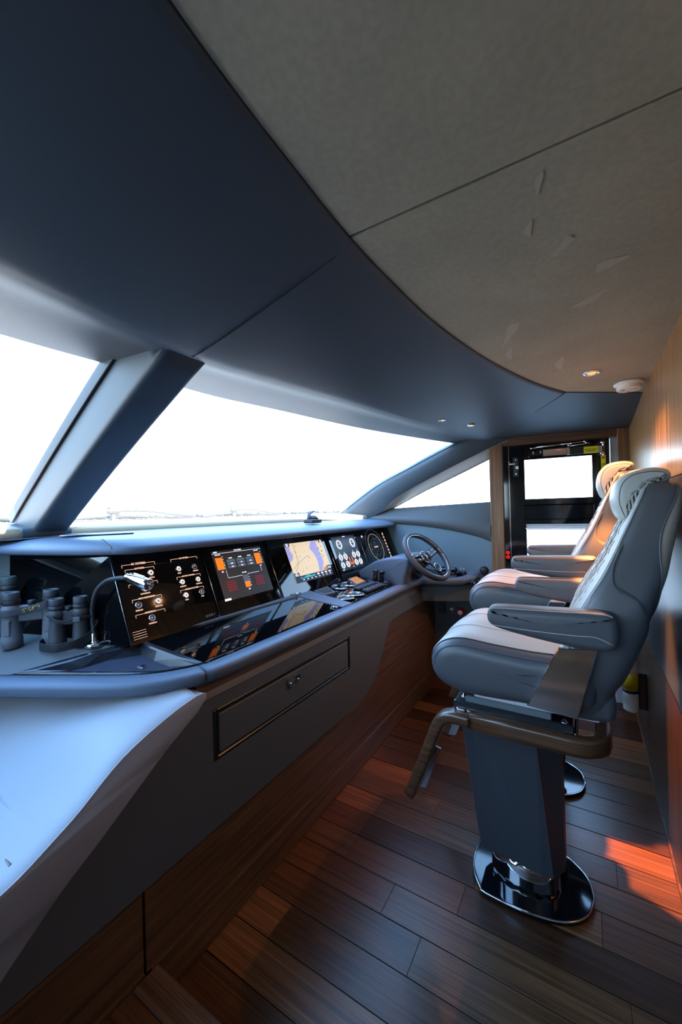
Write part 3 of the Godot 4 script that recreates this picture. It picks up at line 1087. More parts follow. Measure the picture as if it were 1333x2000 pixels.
func S(d: float, t: float, off := 0.0) -> Vector3:
	# a point on the raking instrument face: d along it, t from its foot (0) to its top (1)
	return V(1.40 + 0.12 * t, 0.96 + 0.295 * t, d) + SZ * off

func top_y(a: float) -> float:
	return 0.90 + 0.13 * (a - 1.09)

func R(a: float, d: float, off := 0.0) -> Vector3:
	return V(a, top_y(a) + off, d)

func srect(st: SurfaceTool, d0: float, d1: float, t0: float, t1: float, off: float, th := 0.001, bev := 0.0):
	box(st, (S(d0, t0, off) + S(d1, t1, off)) / 2, Vector3(absf(d1 - d0), absf(t1 - t0) * 0.3185, th), bev, Basis(SX, SY, SZ))

func sring(st: SurfaceTool, d: float, t: float, r: float, w: float, off: float, seg := 24):
	var ring := []
	for k in seg:
		var q := TAU * k / seg
		ring.append(S(d, t, off) + (SX * cos(q) + SY * sin(q)) * r)
	tube(st, ring, w, 6, true)

func sline(st: SurfaceTool, d0: float, t0: float, d1: float, t1: float, off: float, w := 0.0012):
	tube(st, [S(d0, t0, off), S(d1, t1, off)], w, 4)

func swrite(st: SurfaceTool, s: String, h: float, d: float, t: float, off: float, wide := 1.0):
	write(st, s, h, S(d, t, off), Basis(SX, SY, SZ), wide)

func build_console():
	var con := thing("helm_console", "long dark leather helm console with black glass screens, drawer and walnut plinth", "console", V(1.2, 0, 1.9))
	var st := mb(true)
	# closed body behind the facings
	plate(st, [Vector2(1.10, 0.92), Vector2(1.25, 0.90), Vector2(1.62, 0.80), Vector2(2.3, 0.55), Vector2(2.3, 3.2), Vector2(1.10, 3.2)], 0.0, 0.82, func(u, v, w): return V(u, w, v))
	abox(st, 1.102, 2.3, 0.0, 0.30, 0.605, 0.95)
	part("carcass", st, M.black_satin, con)
	st = mb(true)
	abox(st, 1.075, 1.11, 0.002, 0.1235, 0.66, 3.2, 0.001)
	part("plinth_board", st, M.walnut_along, con)
	st = mb(true)
	plate(st, [Vector2(0.645, 0.1255), Vector2(3.2, 0.1255), Vector2(3.2, 0.86), Vector2(0.84, 0.86), Vector2(0.81, 0.78), Vector2(0.645, 0.66)], 1.0755, 1.10, func(u, v, w): return V(w, v, u), 0.001)
	part("walnut_front", st, M.walnut_along, con)
	st = mb(true)
	abox(st, 1.075, 1.10, 0.1265, 0.40, -1.7, 0.637, 0.001)
	part("walnut_front", st, M.walnut_along, con)
	# leather facing with an opening for the drawer
	var F := func(u, v, w): return V(w, v, u)
	st = mb(true)
	for pl in [[Vector2(-1.7, 0.368), Vector2(0.884, 0.368), Vector2(0.884, 0.80), Vector2(0.81, 0.80), Vector2(0.741, 0.772), Vector2(0.666, 0.730), Vector2(0.517, 0.635), Vector2(0.42, 0.575), Vector2(0.321, 0.50), Vector2(0.20, 0.41), Vector2(0.0, 0.38), Vector2(-1.7, 0.38)],
			[Vector2(0.884, 0.368), Vector2(1.775, 0.368), Vector2(1.775, 0.586), Vector2(0.884, 0.586)],
			[Vector2(0.884, 0.757), Vector2(1.775, 0.757), Vector2(1.775, 0.80), Vector2(0.884, 0.80)],
			[Vector2(1.775, 0.368), Vector2(1.80, 0.368), Vector2(1.90, 0.376), Vector2(1.98, 0.394), Vector2(2.06, 0.432), Vector2(2.115, 0.49), Vector2(2.245, 0.675), Vector2(2.27, 0.698), Vector2(2.31, 0.710), Vector2(2.87, 0.716), Vector2(2.87, 0.80), Vector2(1.775, 0.80)]]:
		plate(st, pl, 1.0625, 1.0755, F)
	quad(st, V(1.0625, 0.80, 0.81), V(1.0625, 0.80, 2.87), V(1.105, 0.862, 2.87), V(1.105, 0.862, 0.86))
	part("leather_facing", st, M.leather_fascia, con)
	st = mb()
	tube(st, [V(1.0625, 0.800, 0.83), V(1.0625, 0.800, 2.87)], 0.0011, 6)
	part("facing_seam", st, M.thread_dark, con)
	# drawer
	st = mb(true)
	abox(st, 1.066, 1.0745, 0.586, 0.757, 0.884, 1.775)
	part("drawer_recess", st, M.black_satin, con)
	st = mb(true)
	for r in [[0.886, 0.899, 0.588, 0.755], [1.760, 1.773, 0.588, 0.755], [0.899, 1.760, 0.588, 0.600], [0.899, 1.760, 0.743, 0.755]]:
		abox(st, 1.0605, 1.0715, r[2], r[3], r[0], r[1], 0.003)
	part("drawer_frame", st, M.black_satin, con)
	st = mb(true)
	abox(st, 1.0600, 1.0725, 0.607, 0.736, 0.908, 1.751, 0.003)
	var dw := part("drawer", st, M.leather_fascia, con)
	st = mb(true)
	abox(st, 1.052, 1.061, 0.700, 0.722, 1.262, 1.345, 0.002)
	abox(st, 1.049, 1.060, 0.686, 0.704, 1.268, 1.278, 0.002)
	abox(st, 1.049, 1.060, 0.686, 0.704, 1.318, 1.328, 0.002)
	abox(st, 1.050, 1.060, 0.684, 0.690, 1.275, 1.300, 0.002)
	part("chrome_latch", st, M.chrome, dw)
	# padded nosing round the worktop
	var path := [V(2.30, 0.90, 0.165), V(1.95, 0.90, 0.348), V(1.635, 0.90, 0.512), V(1.355, 0.90, 0.657), V(1.245, 0.90, 0.720), V(1.185, 0.90, 0.768), V(1.138, 0.90, 0.832), V(1.112, 0.90, 0.92), V(1.105, 0.90, 1.10), V(1.100, 0.90, 1.50), V(1.095, 0.90, 1.90), V(1.100, 0.90, 2.30), V(1.105, 0.90, 2.62), V(1.098, 0.90, 2.76), V(1.060, 0.90, 2.835), V(0.985, 0.90, 2.868), V(0.88, 0.90, 2.885), V(0.825, 0.90, 2.925), V(0.792, 0.90, 3.02), V(0.788, 0.90, 3.14), V(0.800, 0.90, 3.262)]
	var prof := [Vector2(0, 0), Vector2(0.030, 0.0), Vector2(0.055, -0.003), Vector2(0.064, -0.009), Vector2(0.068, -0.018), Vector2(0.060, -0.042), Vector2(0.052, -0.047), Vector2(0.0, -0.047)]
	var sp := smooth_path(path, 5)
	var cut := 7 * 5 - 2
	var cut2 := 19 * 5 - 2
	for k in 3:
		st = mb()
		var seg: Array = sp.slice([0, cut, cut2][k], [cut + 1, cut2 + 1, sp.size()][k])
		sweep(st, seg, prof, Vector3.UP, true, 1.0)
		part("leather_nosing", st, M.leather_dash, con)
	st = mb()
	for c in [cut, cut2]:
		var t: Vector3 = (sp[c + 1] - sp[c - 1]).normalized()
		var s := t.cross(Vector3.UP).normalized()
		var l := []
		for q in [Vector2(0.0, 0.0006), Vector2(0.030, 0.0006), Vector2(0.055, -0.0024), Vector2(0.0645, -0.0088), Vector2(0.0686, -0.018), Vector2(0.0604, -0.042)]:
			l.append(sp[c] + s * q.x + Vector3.UP * q.y)
		tube(st, l, 0.0011, 6)
	part("nosing_seam", st, M.thread_dark, con)
	build_worktop(con)
	build_dash(con)
	build_screens(con)
	build_instruments(con)
	# starboard return of the console under the wheel
	st = mb(true)
	var band := [[1.10, 2.845], [0.98, 2.885], [0.84, 2.94], [0.70, 3.03], [0.60, 3.09]]
	for i in 4:
		var p0: Array = band[i]
		var p1: Array = band[i + 1]
		var rows := [[0.718, 0.0], [0.822, 0.0], [0.846, 0.022], [0.852, 0.2]]
		for k in 3:
			quad(st, V(p0[0], rows[k][0], p0[1] + rows[k][1]), V(p1[0], rows[k][0], p1[1] + rows[k][1]), V(p1[0], rows[k + 1][0], p1[1] + rows[k + 1][1]), V(p0[0], rows[k + 1][0], p0[1] + rows[k + 1][1]))
		quad(st, V(p0[0], 0.718, p0[1]), V(p1[0], 0.718, p1[1]), V(p1[0], 0.718, 3.28), V(p0[0], 0.718, 3.28))
	part("return_band", st, M.leather_fascia, con)
	st = mb(true)
	plate(st, round_poly([Vector2(0.93, 2.885), Vector2(0.74, 2.925), Vector2(0.70, 3.0), Vector2(0.70, 3.2), Vector2(0.95, 3.2)], 0.04), 0.850, 0.862, func(u, v, w): return V(u, w, v), 0.002)
	part("pull_out_shelf", st, M.black_gloss, con)
	st = mb(true)
	plate(st, [Vector2(0.62, 0.0), Vector2(1.076, 0.0), Vector2(1.076, 0.73), Vector2(0.62, 0.73)], -0.03, 0.0, func(u, v, w): return V(u, v, wall_d(u) - 0.045 + w))
	part("footwell_side", st, M.leather_post, con)
	st = mb(true)
	plate(st, [Vector2(0.985, 0.565), Vector2(1.04, 0.565), Vector2(1.04, 0.70), Vector2(0.985, 0.70)], -0.105, -0.074, func(u, v, w): return V(u, v, wall_d(u) + w), 0.004)
	part("junction_box", st, M.black_satin, con)

func build_worktop(con: Node3D):
	# leather between tray and left screen
	var st := mb()
	var front := [V(2.2, 0.885, 0.235), V(1.60, 0.902, 0.525), V(1.535, 0.915, 0.66), V(1.475, 0.930, 0.79), V(1.425, 0.944, 0.862)]
	var back := [V(2.3, 0.93, 0.66), V(1.95, 0.93, 0.655), V(1.80, 0.933, 0.705), V(1.60, 0.94, 0.768), V(1.405, 0.955, 0.835)]
	var rows := []
	for i in 5:
		var row := []
		for k in 7:
			row.append(front[i].lerp(back[i], k / 6.0) + Vector3(0, (0.026 if i < 3 else 0.014) * sin(PI * minf(1.0, k / 3.0) * 0.5), 0) if i < 4 else front[i].lerp(back[i], k / 6.0))
		rows.append(row)
	skin(st, rows, false, false)
	part("leather_worktop", st, M.leather_fascia, con)
	# moulded tray
	var tp := smooth_path([V(1.585, 0.904, 0.535), V(1.345, 0.902, 0.664), V(1.240, 0.902, 0.724), V(1.178, 0.902, 0.776), V(1.132, 0.902, 0.842), V(1.110, 0.902, 0.894)], 4)
	tp.append(V(1.20, 0.913, 0.889))
	tp.append(V(1.32, 0.929, 0.876))
	tp.append(V(1.425, 0.944, 0.864))
	tp.append(V(1.50, 0.926, 0.74))
	tp.append(V(1.55, 0.914, 0.63))
	var ins := func(dist, dy):
		var p2 := []
		for p in tp:
			p2.append(Vector2(-p.x, -p.z))
		# towards the inside, corners kept sharp by scaling about the middle
		var cen := Vector2(1.30, 0.79)
		var out := []
		for i in p2.size():
			var q: Vector2 = p2[i]
			var v := q - cen
			var e: Vector2 = v * (1.0 - dist / maxf(0.1, v.length() * (0.42 if v.length() > 0.22 else 0.8)))
			var yy: float = tp[i].y
			out.append(V(cen.x + e.x, lerpf(yy, 0.905 + (cen.x + e.x - 1.3) * 0.10, minf(1.0, dist * 12.0)) + dy, cen.y + e.y))
		return out
	var o0: Array = ins.call(0.0, 0.0)
	var o1: Array = ins.call(0.004, 0.004)
	var o2: Array = ins.call(0.017, 0.003)
	var o3: Array = ins.call(0.022, -0.002)
	var o4: Array = ins.call(0.040, -0.026)
	st = mb(true)
	skin(st, [o0, o1, o2, o3, o4], true, false)
	part("tray_rim", st, M.tray_black, con)
	st = mb(true)
	var c := V(1.30, 0.880, 0.79)
	for i in o4.size():
		tri(st, c, o4[i], o4[(i + 1) % o4.size()])
	part("tray_liner", st, M.tray_liner, con)
	st = mb(true)
	box(st, V(1.320, 0.884, 0.822), Vector3(0.036, 0.004, 0.060), 0.001)
	var pl := part("socket_plate", st, M.steel, con)
	st = mb(true)
	for d in [0.808, 0.836]:
		box(st, V(1.320, 0.8862, d), Vector3(0.010, 0.003, 0.012))
	part("socket", st, M.black_satin, pl)
	# black glass chart table
	var tb := func(u, v, w): return V(u, top_y(u) + w, v)
	st = mb(true)
	plate(st, [Vector2(1.106, 0.898), Vector2(1.400, 0.868), Vector2(1.365, 1.742), Vector2(1.098, 1.768)], -0.004, 0.001, tb, 0.0015)
	part("glass_table", st, M.glass_black, con)
	st = mb(true)
	plate(st, [Vector2(1.402, 0.862), Vector2(1.43, 0.862), Vector2(1.43, 1.90), Vector2(1.368, 1.742)], -0.006, 0.009, tb, 0.003)
	part("rear_bar", st, M.leather_dash, con)
	st = mb(true)
	plate(st, [Vector2(1.098, 1.771), Vector2(1.366, 1.745), Vector2(1.42, 1.892), Vector2(1.096, 1.868)], -0.006, 0.004, tb, 0.002)
	part("dividing_arm", st, M.leather_dash, con)
	for q in [[1.43, 0.872], [1.385, 1.742]]:
		st = mb()
		lathe(st, [[0.0, 0.0], [0.009, 0.0], [0.010, 0.004], [0.010, 0.016], [0.008, 0.019], [0.0, 0.019]], R(q[0], q[1], 0.004), basis_y(Vector3(0.6, 1.0, 0.1)), 16)
		part("glass_hinge_knob", st, M.steel, con)
	st = mb()
	var hook := []
	for k in 9:
		var w := PI * k / 8.0
		hook.append(R(1.125 + 0.012 * cos(w), 1.742 - 0.018 * sin(w), 0.006))
	tube(st, hook, 0.003, 8)
	part("finger_pull", st, M.chrome, con)
	# worktop to starboard, and the instrument recess
	st = mb(true)
	plate(st, [Vector2(1.09, 2.50), Vector2(1.115, 2.72), Vector2(1.06, 2.83), Vector2(0.97, 2.872), Vector2(0.87, 2.89), Vector2(0.82, 2.93), Vector2(0.79, 3.05), Vector2(0.80, 3.262), Vector2(1.60, 3.19), Vector2(1.60, 2.50)], -0.01, -0.002, tb, 0.001)
	plate(st, [Vector2(1.40, 1.86), Vector2(1.60, 1.86), Vector2(1.60, 2.52), Vector2(1.40, 2.52)], -0.012, -0.004, tb)
	part("black_worktop", st, M.black_satin, con)

func build_dash(con: Node3D):
	var edge := smooth_path([V(2.32, 0, 0.53), V(2.0, 0, 0.634), V(1.70, 0, 0.722), V(1.52, 0, 0.795), V(1.435, 0, 0.88), V(1.42, 0, 1.02), V(1.42, 0, 1.6), V(1.42, 0, 2.4), V(1.42, 0, 3.12), V(1.43, 0, 3.19)], 6)
	var st := mb()
	var groups := [[], []]
	for i in edge.size():
		var e: Vector3 = edge[i]
		var d := -e.z
		var a := -e.x
		# inward direction: straight ahead along the main run, turned to starboard on the curved end
		var end := V(maxf(sill_a(maxf(d, 0.9)) - 0.002, a + 0.05), 1.334, maxf(d, d + (0.9 - d) * 0.9) if d < 0.9 else d)
		var ring := []
		var f := V(a, 0, d)
		var g := V(end.x * -1.0, 0, -end.z)
		for q in [[0.20, 1.255, 0], [0.012, 1.262, 0], [0.0, 1.268, 0], [0.0, 1.284, 0], [0.008, 1.293, 0], [0.075, 1.315, 0], [0.10, 1.319, 0]]:
			var dir := (g - f).normalized()
			var p: Vector3 = f + dir * q[0]
			ring.append(Vector3(p.x, q[1], p.z))
		ring.append(Vector3(g.x, 1.334, g.z))
		if d < 0.80 or i == 0:
			groups[0].append(ring)
		elif groups[1].is_empty():
			groups[0].append(ring)
			groups[1].append(ring)
		else:
			groups[1].append(ring)
	for g in groups:
		st = mb()
		skin(st, g, false, false)
		part("dash_top", st, M.leather_dash, con)
	# filler of dashboard towards the port end
	st = mb(true)
	quad(st, V(2.32, 1.333, 0.50), V(2.0, 1.320, 0.66), V(1.95, 1.333, 1.0), V(2.32, 1.34, 1.0))
	quad(st, V(2.5, 1.30, -1.8), V(2.30, 1.30, -1.8), V(2.28, 1.30, 0.56), V(2.5, 1.30, 0.56))
	part("dash_top", st, M.leather_dash, con)
	st = mb()
	var r: Array = groups[1][0]
	var l := []
	for k in range(3, 7):
		l.append(r[k] + Vector3(0.0, 0.0006, 0))
	tube(st, l, 0.0013, 6)
	part("dash_seam", st, M.seam, con)
	# air outlet
	st = mb()
	var vb := Basis(V(0.62, 0.012, 0.30).normalized(), Vector3.UP, V(0.62, 0.012, 0.30).normalized().cross(Vector3.UP))
	lathe(st, [[0.0, 0.0], [0.135, 0.0], [0.14, 0.004], [0.135, 0.006], [0.0, 0.006]], V(1.80, 1.326, 0.915), Basis(Vector3(0.35, 0, -0.9).normalized(), Vector3.UP, Vector3(0.35, 0, -0.9).normalized().cross(Vector3.UP)), 40, 1.0, 0.20)
	var ao := part("air_outlet", st, M.black_satin, con)
	st = mb()
	var ring := []
	var bx := Vector3(0.35, 0, -0.9).normalized()
	var bz := bx.cross(Vector3.UP)
	for k in 48:
		ring.append(V(1.80, 1.332, 0.915) + bx * cos(TAU * k / 48) * 0.138 + bz * sin(TAU * k / 48) * 0.028)
	tube(st, ring, 0.002, 6, true)
	part("bezel", st, M.chrome, ao)

func build_screens(con: Node3D):
	# the backing
	var st := mb(true)
	quad(st, V(1.42, 0.93, 0.80), V(1.42, 0.93, 3.2), V(1.58, 1.26, 3.2), V(1.58, 1.26, 0.80))
	part("instrument_backing", st, M.black_satin, con)
	# left glass, turned to port
	st = mb(true)
	var a0 := S(0.806, -0.06)
	var a1 := S(0.806, 1.0)
	quad(st, a1, a0, V(1.955, 0.925, 0.645), V(2.09, 1.258, 0.700))
	part("glass_panel", st, M.glass_black, con)
	st = mb(true)
	quad(st, V(2.09, 1.258, 0.699), V(1.953, 0.92, 0.644), V(2.4, 0.90, 0.50), V(2.4, 1.28, 0.60))
	part("fabric_panel", st, M.fabric_blue, con)
	# side cheek
	st = mb(true)
	plate(st, [Vector2(1.36, 0.90), Vector2(1.62, 0.90), Vector2(1.62, 1.26), Vector2(1.508, 1.26)], 3.150, 3.21, func(u, v, w): return V(u, v, w))
	part("side_cheek", st, M.black_satin, con)
	var spans := [[0.814, 1.210], [1.228, 1.637], [1.655, 2.208], [2.262, 2.668], [2.676, 3.15]]
	var names := ["switch_panel", "tank_display", "chart_display", "engine_display", "radar_display"]
	var panels := []
	for i in 5:
		st = mb(true)
		srect(st, spans[i][0], spans[i][1], -0.07, 1.02, -0.003, 0.006, 0.0015)
		panels.append(part(names[i], st, M.glass_black, con))
	st = mb()
	for d in [0.809, 1.219, 1.646, 2.235, 2.672]:
		sline(st, d, -0.05, d, 1.0, 0.0, 0.0018)
	part("panel_joint", st, M.steel, con)
	switch_panel(panels[0])
	tank_display(panels[1])
	chart_display(panels[2])
	engine_display(panels[3])
	radar_display(panels[4])

func bracket(st: SurfaceTool, d0: float, d1: float, t: float, words: String, h: float, dm: float):
	var half := words.length() * h * 0.30
	sline(st, d0, t, dm - half, t, 0.0015, 0.0007)
	sline(st, dm + half, t, d1, t, 0.0015, 0.0007)
	sline(st, d0, t, d0, t - 0.035, 0.0015, 0.0007)
	sline(st, d1, t, d1, t - 0.035, 0.0015, 0.0007)
	swrite(st, words, h, dm, t + 0.002, 0.0015, 0.85)

func switch_panel(p: Node3D):
	var st := mb()
	bracket(st, 0.844, 0.978, 0.874, "DC SYSTEMS", 0.0085, 0.911)
	bracket(st, 0.852, 0.970, 0.812, "BATTERIES", 0.0065, 0.910)
	bracket(st, 0.852, 0.969, 0.626, "SYSTEMS", 0.0065, 0.910)
	bracket(st, 0.851, 0.970, 0.440, "DECK EQUIPMENT", 0.0065, 0.910)
	bracket(st, 0.850, 0.969, 0.258, "PASSERELLE", 0.0065, 0.909)
	bracket(st, 1.052, 1.184, 0.870, "AC SYSTEMS", 0.0065, 1.117)
	bracket(st, 1.058, 1.176, 0.618, "BATTERY CHARGERS", 0.0055, 1.116)
	bracket(st, 1.058, 1.175, 0.436, "GENERATOR SYSTEMS", 0.0055, 1.116)
	for l in [["MAIN", 0.871, 0.675], ["SERVICE", 0.951, 0.675], ["INSTRUMENTS", 0.909, 0.492], ["WINDLASS", 0.869, 0.308], ["HORN LOW", 0.949, 0.306], ["PASSERELLE", 0.908, 0.124], ["MAIN", 1.077, 0.671], ["INVERTER", 1.159, 0.669], ["CHARGER 1", 1.078, 0.486], ["CHARGER 2", 1.158, 0.484], ["START", 1.078, 0.302], ["STOP", 1.158, 0.302]]:
		swrite(st, l[0], 0.0052, l[1], l[2], 0.0015, 0.8)
	for k in 4:
		sline(st, 0.824, 0.075 - 0.028 * k, 0.876, 0.075 - 0.028 * k, 0.0012, 0.0006)
	part("panel_lettering", st, M.lit_print, p)
	for b in [[0.871, 0.738, 1], [0.951, 0.738, 1], [0.911, 0.553, 1], [0.871, 0.371, 0], [0.950, 0.369, 1], [0.910, 0.185, 0], [1.078, 0.731, 1], [1.158, 0.729, 0], [1.078, 0.547, 1], [1.158, 0.544, 1], [1.078, 0.363, 1], [1.158, 0.363, 0]]:
		st = mb()
		lathe(st, [[0.0, 0.0], [0.0135, 0.0], [0.0135, 0.002], [0.0115, 0.004], [0.0100, 0.0042], [0.0095, 0.003], [0.0, 0.003]], S(b[0], b[1]), basis_y(SZ), 24)
		var bt := part("push_button", st, M.steel, p)
		st = mb()
		if b[2] == 1:
			sring(st, b[0], b[1], 0.0072, 0.0018, 0.0038)
			part("light_ring", st, M.lit_ring, bt)
		else:
			sring(st, b[0], b[1], 0.006, 0.0008, 0.0034)
			sline(st, b[0] - 0.004, b[1], b[0] + 0.004, b[1], 0.0034, 0.0006)
			part("symbol", st, M.seam, bt)
	st = mb()
	for k in 3:
		var d := 1.150 + 0.014 * k
		for e in [[-0.005, 0.0, 0.0, 0.03], [0.0, 0.03, 0.005, 0.0], [-0.005, 0.0, 0.005, 0.0]]:
			sline(st, d + e[0], 0.012 + e[1], d + e[2], 0.012 + e[3], 0.001, 0.0007)
	sring(st, 1.192, 0.027, 0.0045, 0.0007, 0.001, 4)
	part("warning_symbols", st, M.lit_dim, p)

func screen_slab(p: Node3D, d0: float, d1: float, t0: float, t1: float, m: Material) -> Node3D:
	var st := mb(true)
	srect(st, d0, d1, t0, t1, 0.0006, 0.001)
	return part("screen", st, m, p)

func tank_display(p: Node3D):
	screen_slab(p, 1.268, 1.596, 0.145, 0.912, M.lit_slate)
	var o := 0.0016
	var st := mb(true)
	for r in [[1.280, 1.322, 0.615, 0.80], [1.536, 1.577, 0.610, 0.795], [1.417, 1.451, 0.278, 0.370]]:
		st = mb(true)
		srect(st, r[0], r[1], r[2], r[3], o)
		part("fuel_level", st, M.lit_orange, p)
	for c in [[1.302, 1.362], [1.491, 1.552]]:
		for k in 4:
			st = mb(true)
			srect(st, c[0], c[1], 0.27 + 0.042 * k, 0.300 + 0.042 * k, o)
			part("maroon_bar", st, M.lit_maroon, p)
	st = mb(true)
	for k in 3:
		var d := 1.345 + 0.063 * k
		srect(st, d, d + 0.052, 0.715, 0.752, o)
	part("data_header", st, M.lit_panel, p)
	st = mb(true)
	for k in 3:
		var d := 1.345 + 0.063 * k
		for j in 2:
			srect(st, d, d + 0.052, 0.668 - 0.05 * j, 0.706 - 0.05 * j, o)
	srect(st, 1.415, 1.451, 0.372, 0.478, o)
	part("data_box", st, M.lit_dim, p)
	st = mb()
	for k in 3:
		var d := 1.371 + 0.063 * k
		swrite(st, ["ALARMS", "ENGINE", "HEALTH"][k], 0.005, d, 0.775, 0.003, 0.9)
		swrite(st, ["0.00", "4.0", "13.8"][k], 0.006, d, 0.688, 0.004, 0.9)
		swrite(st, ["24.4", "25.5", "27.0"][k], 0.006, d, 0.637, 0.004, 0.9)
	swrite(st, "FUEL PORT", 0.005, 1.30, 0.845, 0.003, 0.9)
	swrite(st, "FUEL STBD", 0.005, 1.555, 0.842, 0.003, 0.9)
	swrite(st, "FUEL SYSTEM", 0.006, 1.432, 0.89, 0.003, 0.9)
	swrite(st, "HOME", 0.006, 1.290, 0.89, 0.003, 0.9)
	swrite(st, "DAY TANK", 0.005, 1.432, 0.515, 0.003, 0.9)
	swrite(st, "65", 0.007, 1.302, 0.58, 0.003)
	swrite(st, "58", 0.007, 1.558, 0.578, 0.003)
	swrite(st, "36", 0.007, 1.434, 0.245, 0.003)
	sline(st, 1.27, 0.868, 1.595, 0.866, 0.002, 0.0007)
	sline(st, 1.325, 0.60, 1.325, 0.475, 0.002, 0.0007)
	sline(st, 1.325, 0.475, 1.415, 0.475, 0.002, 0.0007)
	sline(st, 1.455, 0.485, 1.535, 0.485, 0.002, 0.0007)
	sline(st, 1.555, 0.56, 1.555, 0.485, 0.002, 0.0007)
	for c in [1.326, 1.582, 1.455]:
		for k in 5:
			sring(st, c, (0.81 - 0.045 * k) if c != 1.455 else (0.48 - 0.045 * k), 0.0012, 0.0008, 0.002, 6)
	part("readout", st, M.lit_white, p)
	st = mb(true)
	srect(st, 1.326, 1.329, 0.66, 0.71, o)
	srect(st, 1.580, 1.583, 0.66, 0.71, o)
	part("green_zone", st, M.lit_green, p)
	st = mb(true)
	srect(st, 1.268, 1.305, 0.148, 0.178, o)
	part("home_button", st, M.lit_white, p)

func chart_display(p: Node3D):
	screen_slab(p, 1.795, 2.178, 0.125, 0.882, M.lit_sand)
	var o := 0.0016
	var z := func(d, t): return S(d, t, o)
	var poly := func(st, pts):
		var pv := PackedVector2Array()
		for q in pts:
			pv.append(Vector2(q[0], q[1]))
		var ix := Geometry2D.triangulate_polygon(pv)
		for i in range(0, ix.size(), 3):
			tri(st, z.call(pv[ix[i]].x, pv[ix[i]].y), z.call(pv[ix[i + 1]].x, pv[ix[i + 1]].y), z.call(pv[ix[i + 2]].x, pv[ix[i + 2]].y))
	var st := mb(true)
	poly.call(st, [[2.055, 0.882], [2.105, 0.882], [2.11, 0.60], [2.12, 0.42], [2.08, 0.26], [2.045, 0.26], [2.06, 0.45], [2.05, 0.60], [2.02, 0.74]])
	part("shallow_water", st, M.lit_chart_blue, p)
	st = mb(true)
	poly.call(st, [[1.795, 0.83], [1.832, 0.83], [1.828, 0.74], [1.842, 0.66], [1.83, 0.57], [1.795, 0.52]])
	part("shallow_water", st, M.lit_chart_blue, p)
	st = mb(true)
	poly.call(st, [[2.105, 0.882], [2.135, 0.882], [2.12, 0.84]])
	part("land_area", st, M.lit_gold, p)
	st = mb(true)
	poly.call(st, [[2.10, 0.30], [2.145, 0.33], [2.14, 0.25], [2.09, 0.25]])
	part("land_area", st, M.lit_gold, p)
	st = mb()
	for l in [[1.872, 0.88, 1.872, 0.52], [1.872, 0.52, 1.815, 0.39], [1.822, 0.34, 1.88, 0.50], [1.88, 0.50, 1.975, 0.60], [1.975, 0.60, 1.99, 0.53]]:
		sline(st, l[0], l[1], l[2], l[3], 0.002, 0.0009)
	for k in 26:
		var d := 1.83 + fmod(k * 0.137, 0.24)
		var t := 0.28 + fmod(k * 0.219, 0.55)
		sring(st, d, t, 0.0012, 0.0006, 0.002, 5)
	part("route_line", st, M.seam, p)
	st = mb()
	for k in 9:
		sring(st, 2.125 + 0.022 * sin(k * 1.7), 0.52 + 0.028 * k, 0.004, 0.0012, 0.002, 6)
	for q in [[1.885, 0.82], [1.878, 0.70], [1.90, 0.60], [1.93, 0.36], [1.885, 0.32]]:
		sring(st, q[0], q[1], 0.0025, 0.001, 0.002, 6)
	part("marsh", st, M.lit_green, p)
	st = mb(true)
	srect(st, 1.795, 2.178, 0.125, 0.245, 0.0018)
	srect(st, 1.795, 1.838, 0.822, 0.884, 0.0018)
	srect(st, 2.138, 2.178, 0.822, 0.884, 0.0018)
	srect(st, 1.795, 1.842, 0.245, 0.315, 0.0018)
	srect(st, 2.135, 2.178, 0.245, 0.33, 0.0018)
	part("data_band", st, M.lit_navy, p)
	st = mb(true)
	poly = func(st2, pts):
		for i in pts.size() - 1:
			quad(st2, S(pts[i][0], 0.19, 0.0028), S(pts[i][0], pts[i][1], 0.0028), S(pts[i + 1][0], pts[i + 1][1], 0.0028), S(pts[i + 1][0], 0.19, 0.0028))
	poly.call(st, [[1.842, 0.215], [1.87, 0.20], [1.895, 0.225], [1.925, 0.238], [1.955, 0.21], [1.985, 0.225]])
	part("depth_profile", st, M.lit_cyan, p)
	st = mb()
	swrite(st, "DEPTH", 0.006, 1.815, 0.872, 0.003, 0.9)
	swrite(st, "0.0", 0.011, 1.815, 0.842, 0.003, 1.0)
	swrite(st, "SOG", 0.006, 2.158, 0.872, 0.003, 0.9)
	swrite(st, "0.0", 0.011, 2.158, 0.842, 0.003, 1.0)
	swrite(st, "COG", 0.006, 1.816, 0.302, 0.003, 0.9)
	swrite(st, "34.3", 0.012, 1.817, 0.27, 0.003, 1.0)
	swrite(st, "17:38", 0.011, 2.157, 0.285, 0.003, 1.0)
	for k in 8:
		srect(st, 1.86 + 0.04 * k, 1.872 + 0.04 * k, 0.155, 0.172, 0.003)
	for k in 4:
		srect(st, 2.01 + 0.042 * k, 2.03 + 0.042 * k, 0.195, 0.225, 0.003)
	part("readout", st, M.lit_white, p)

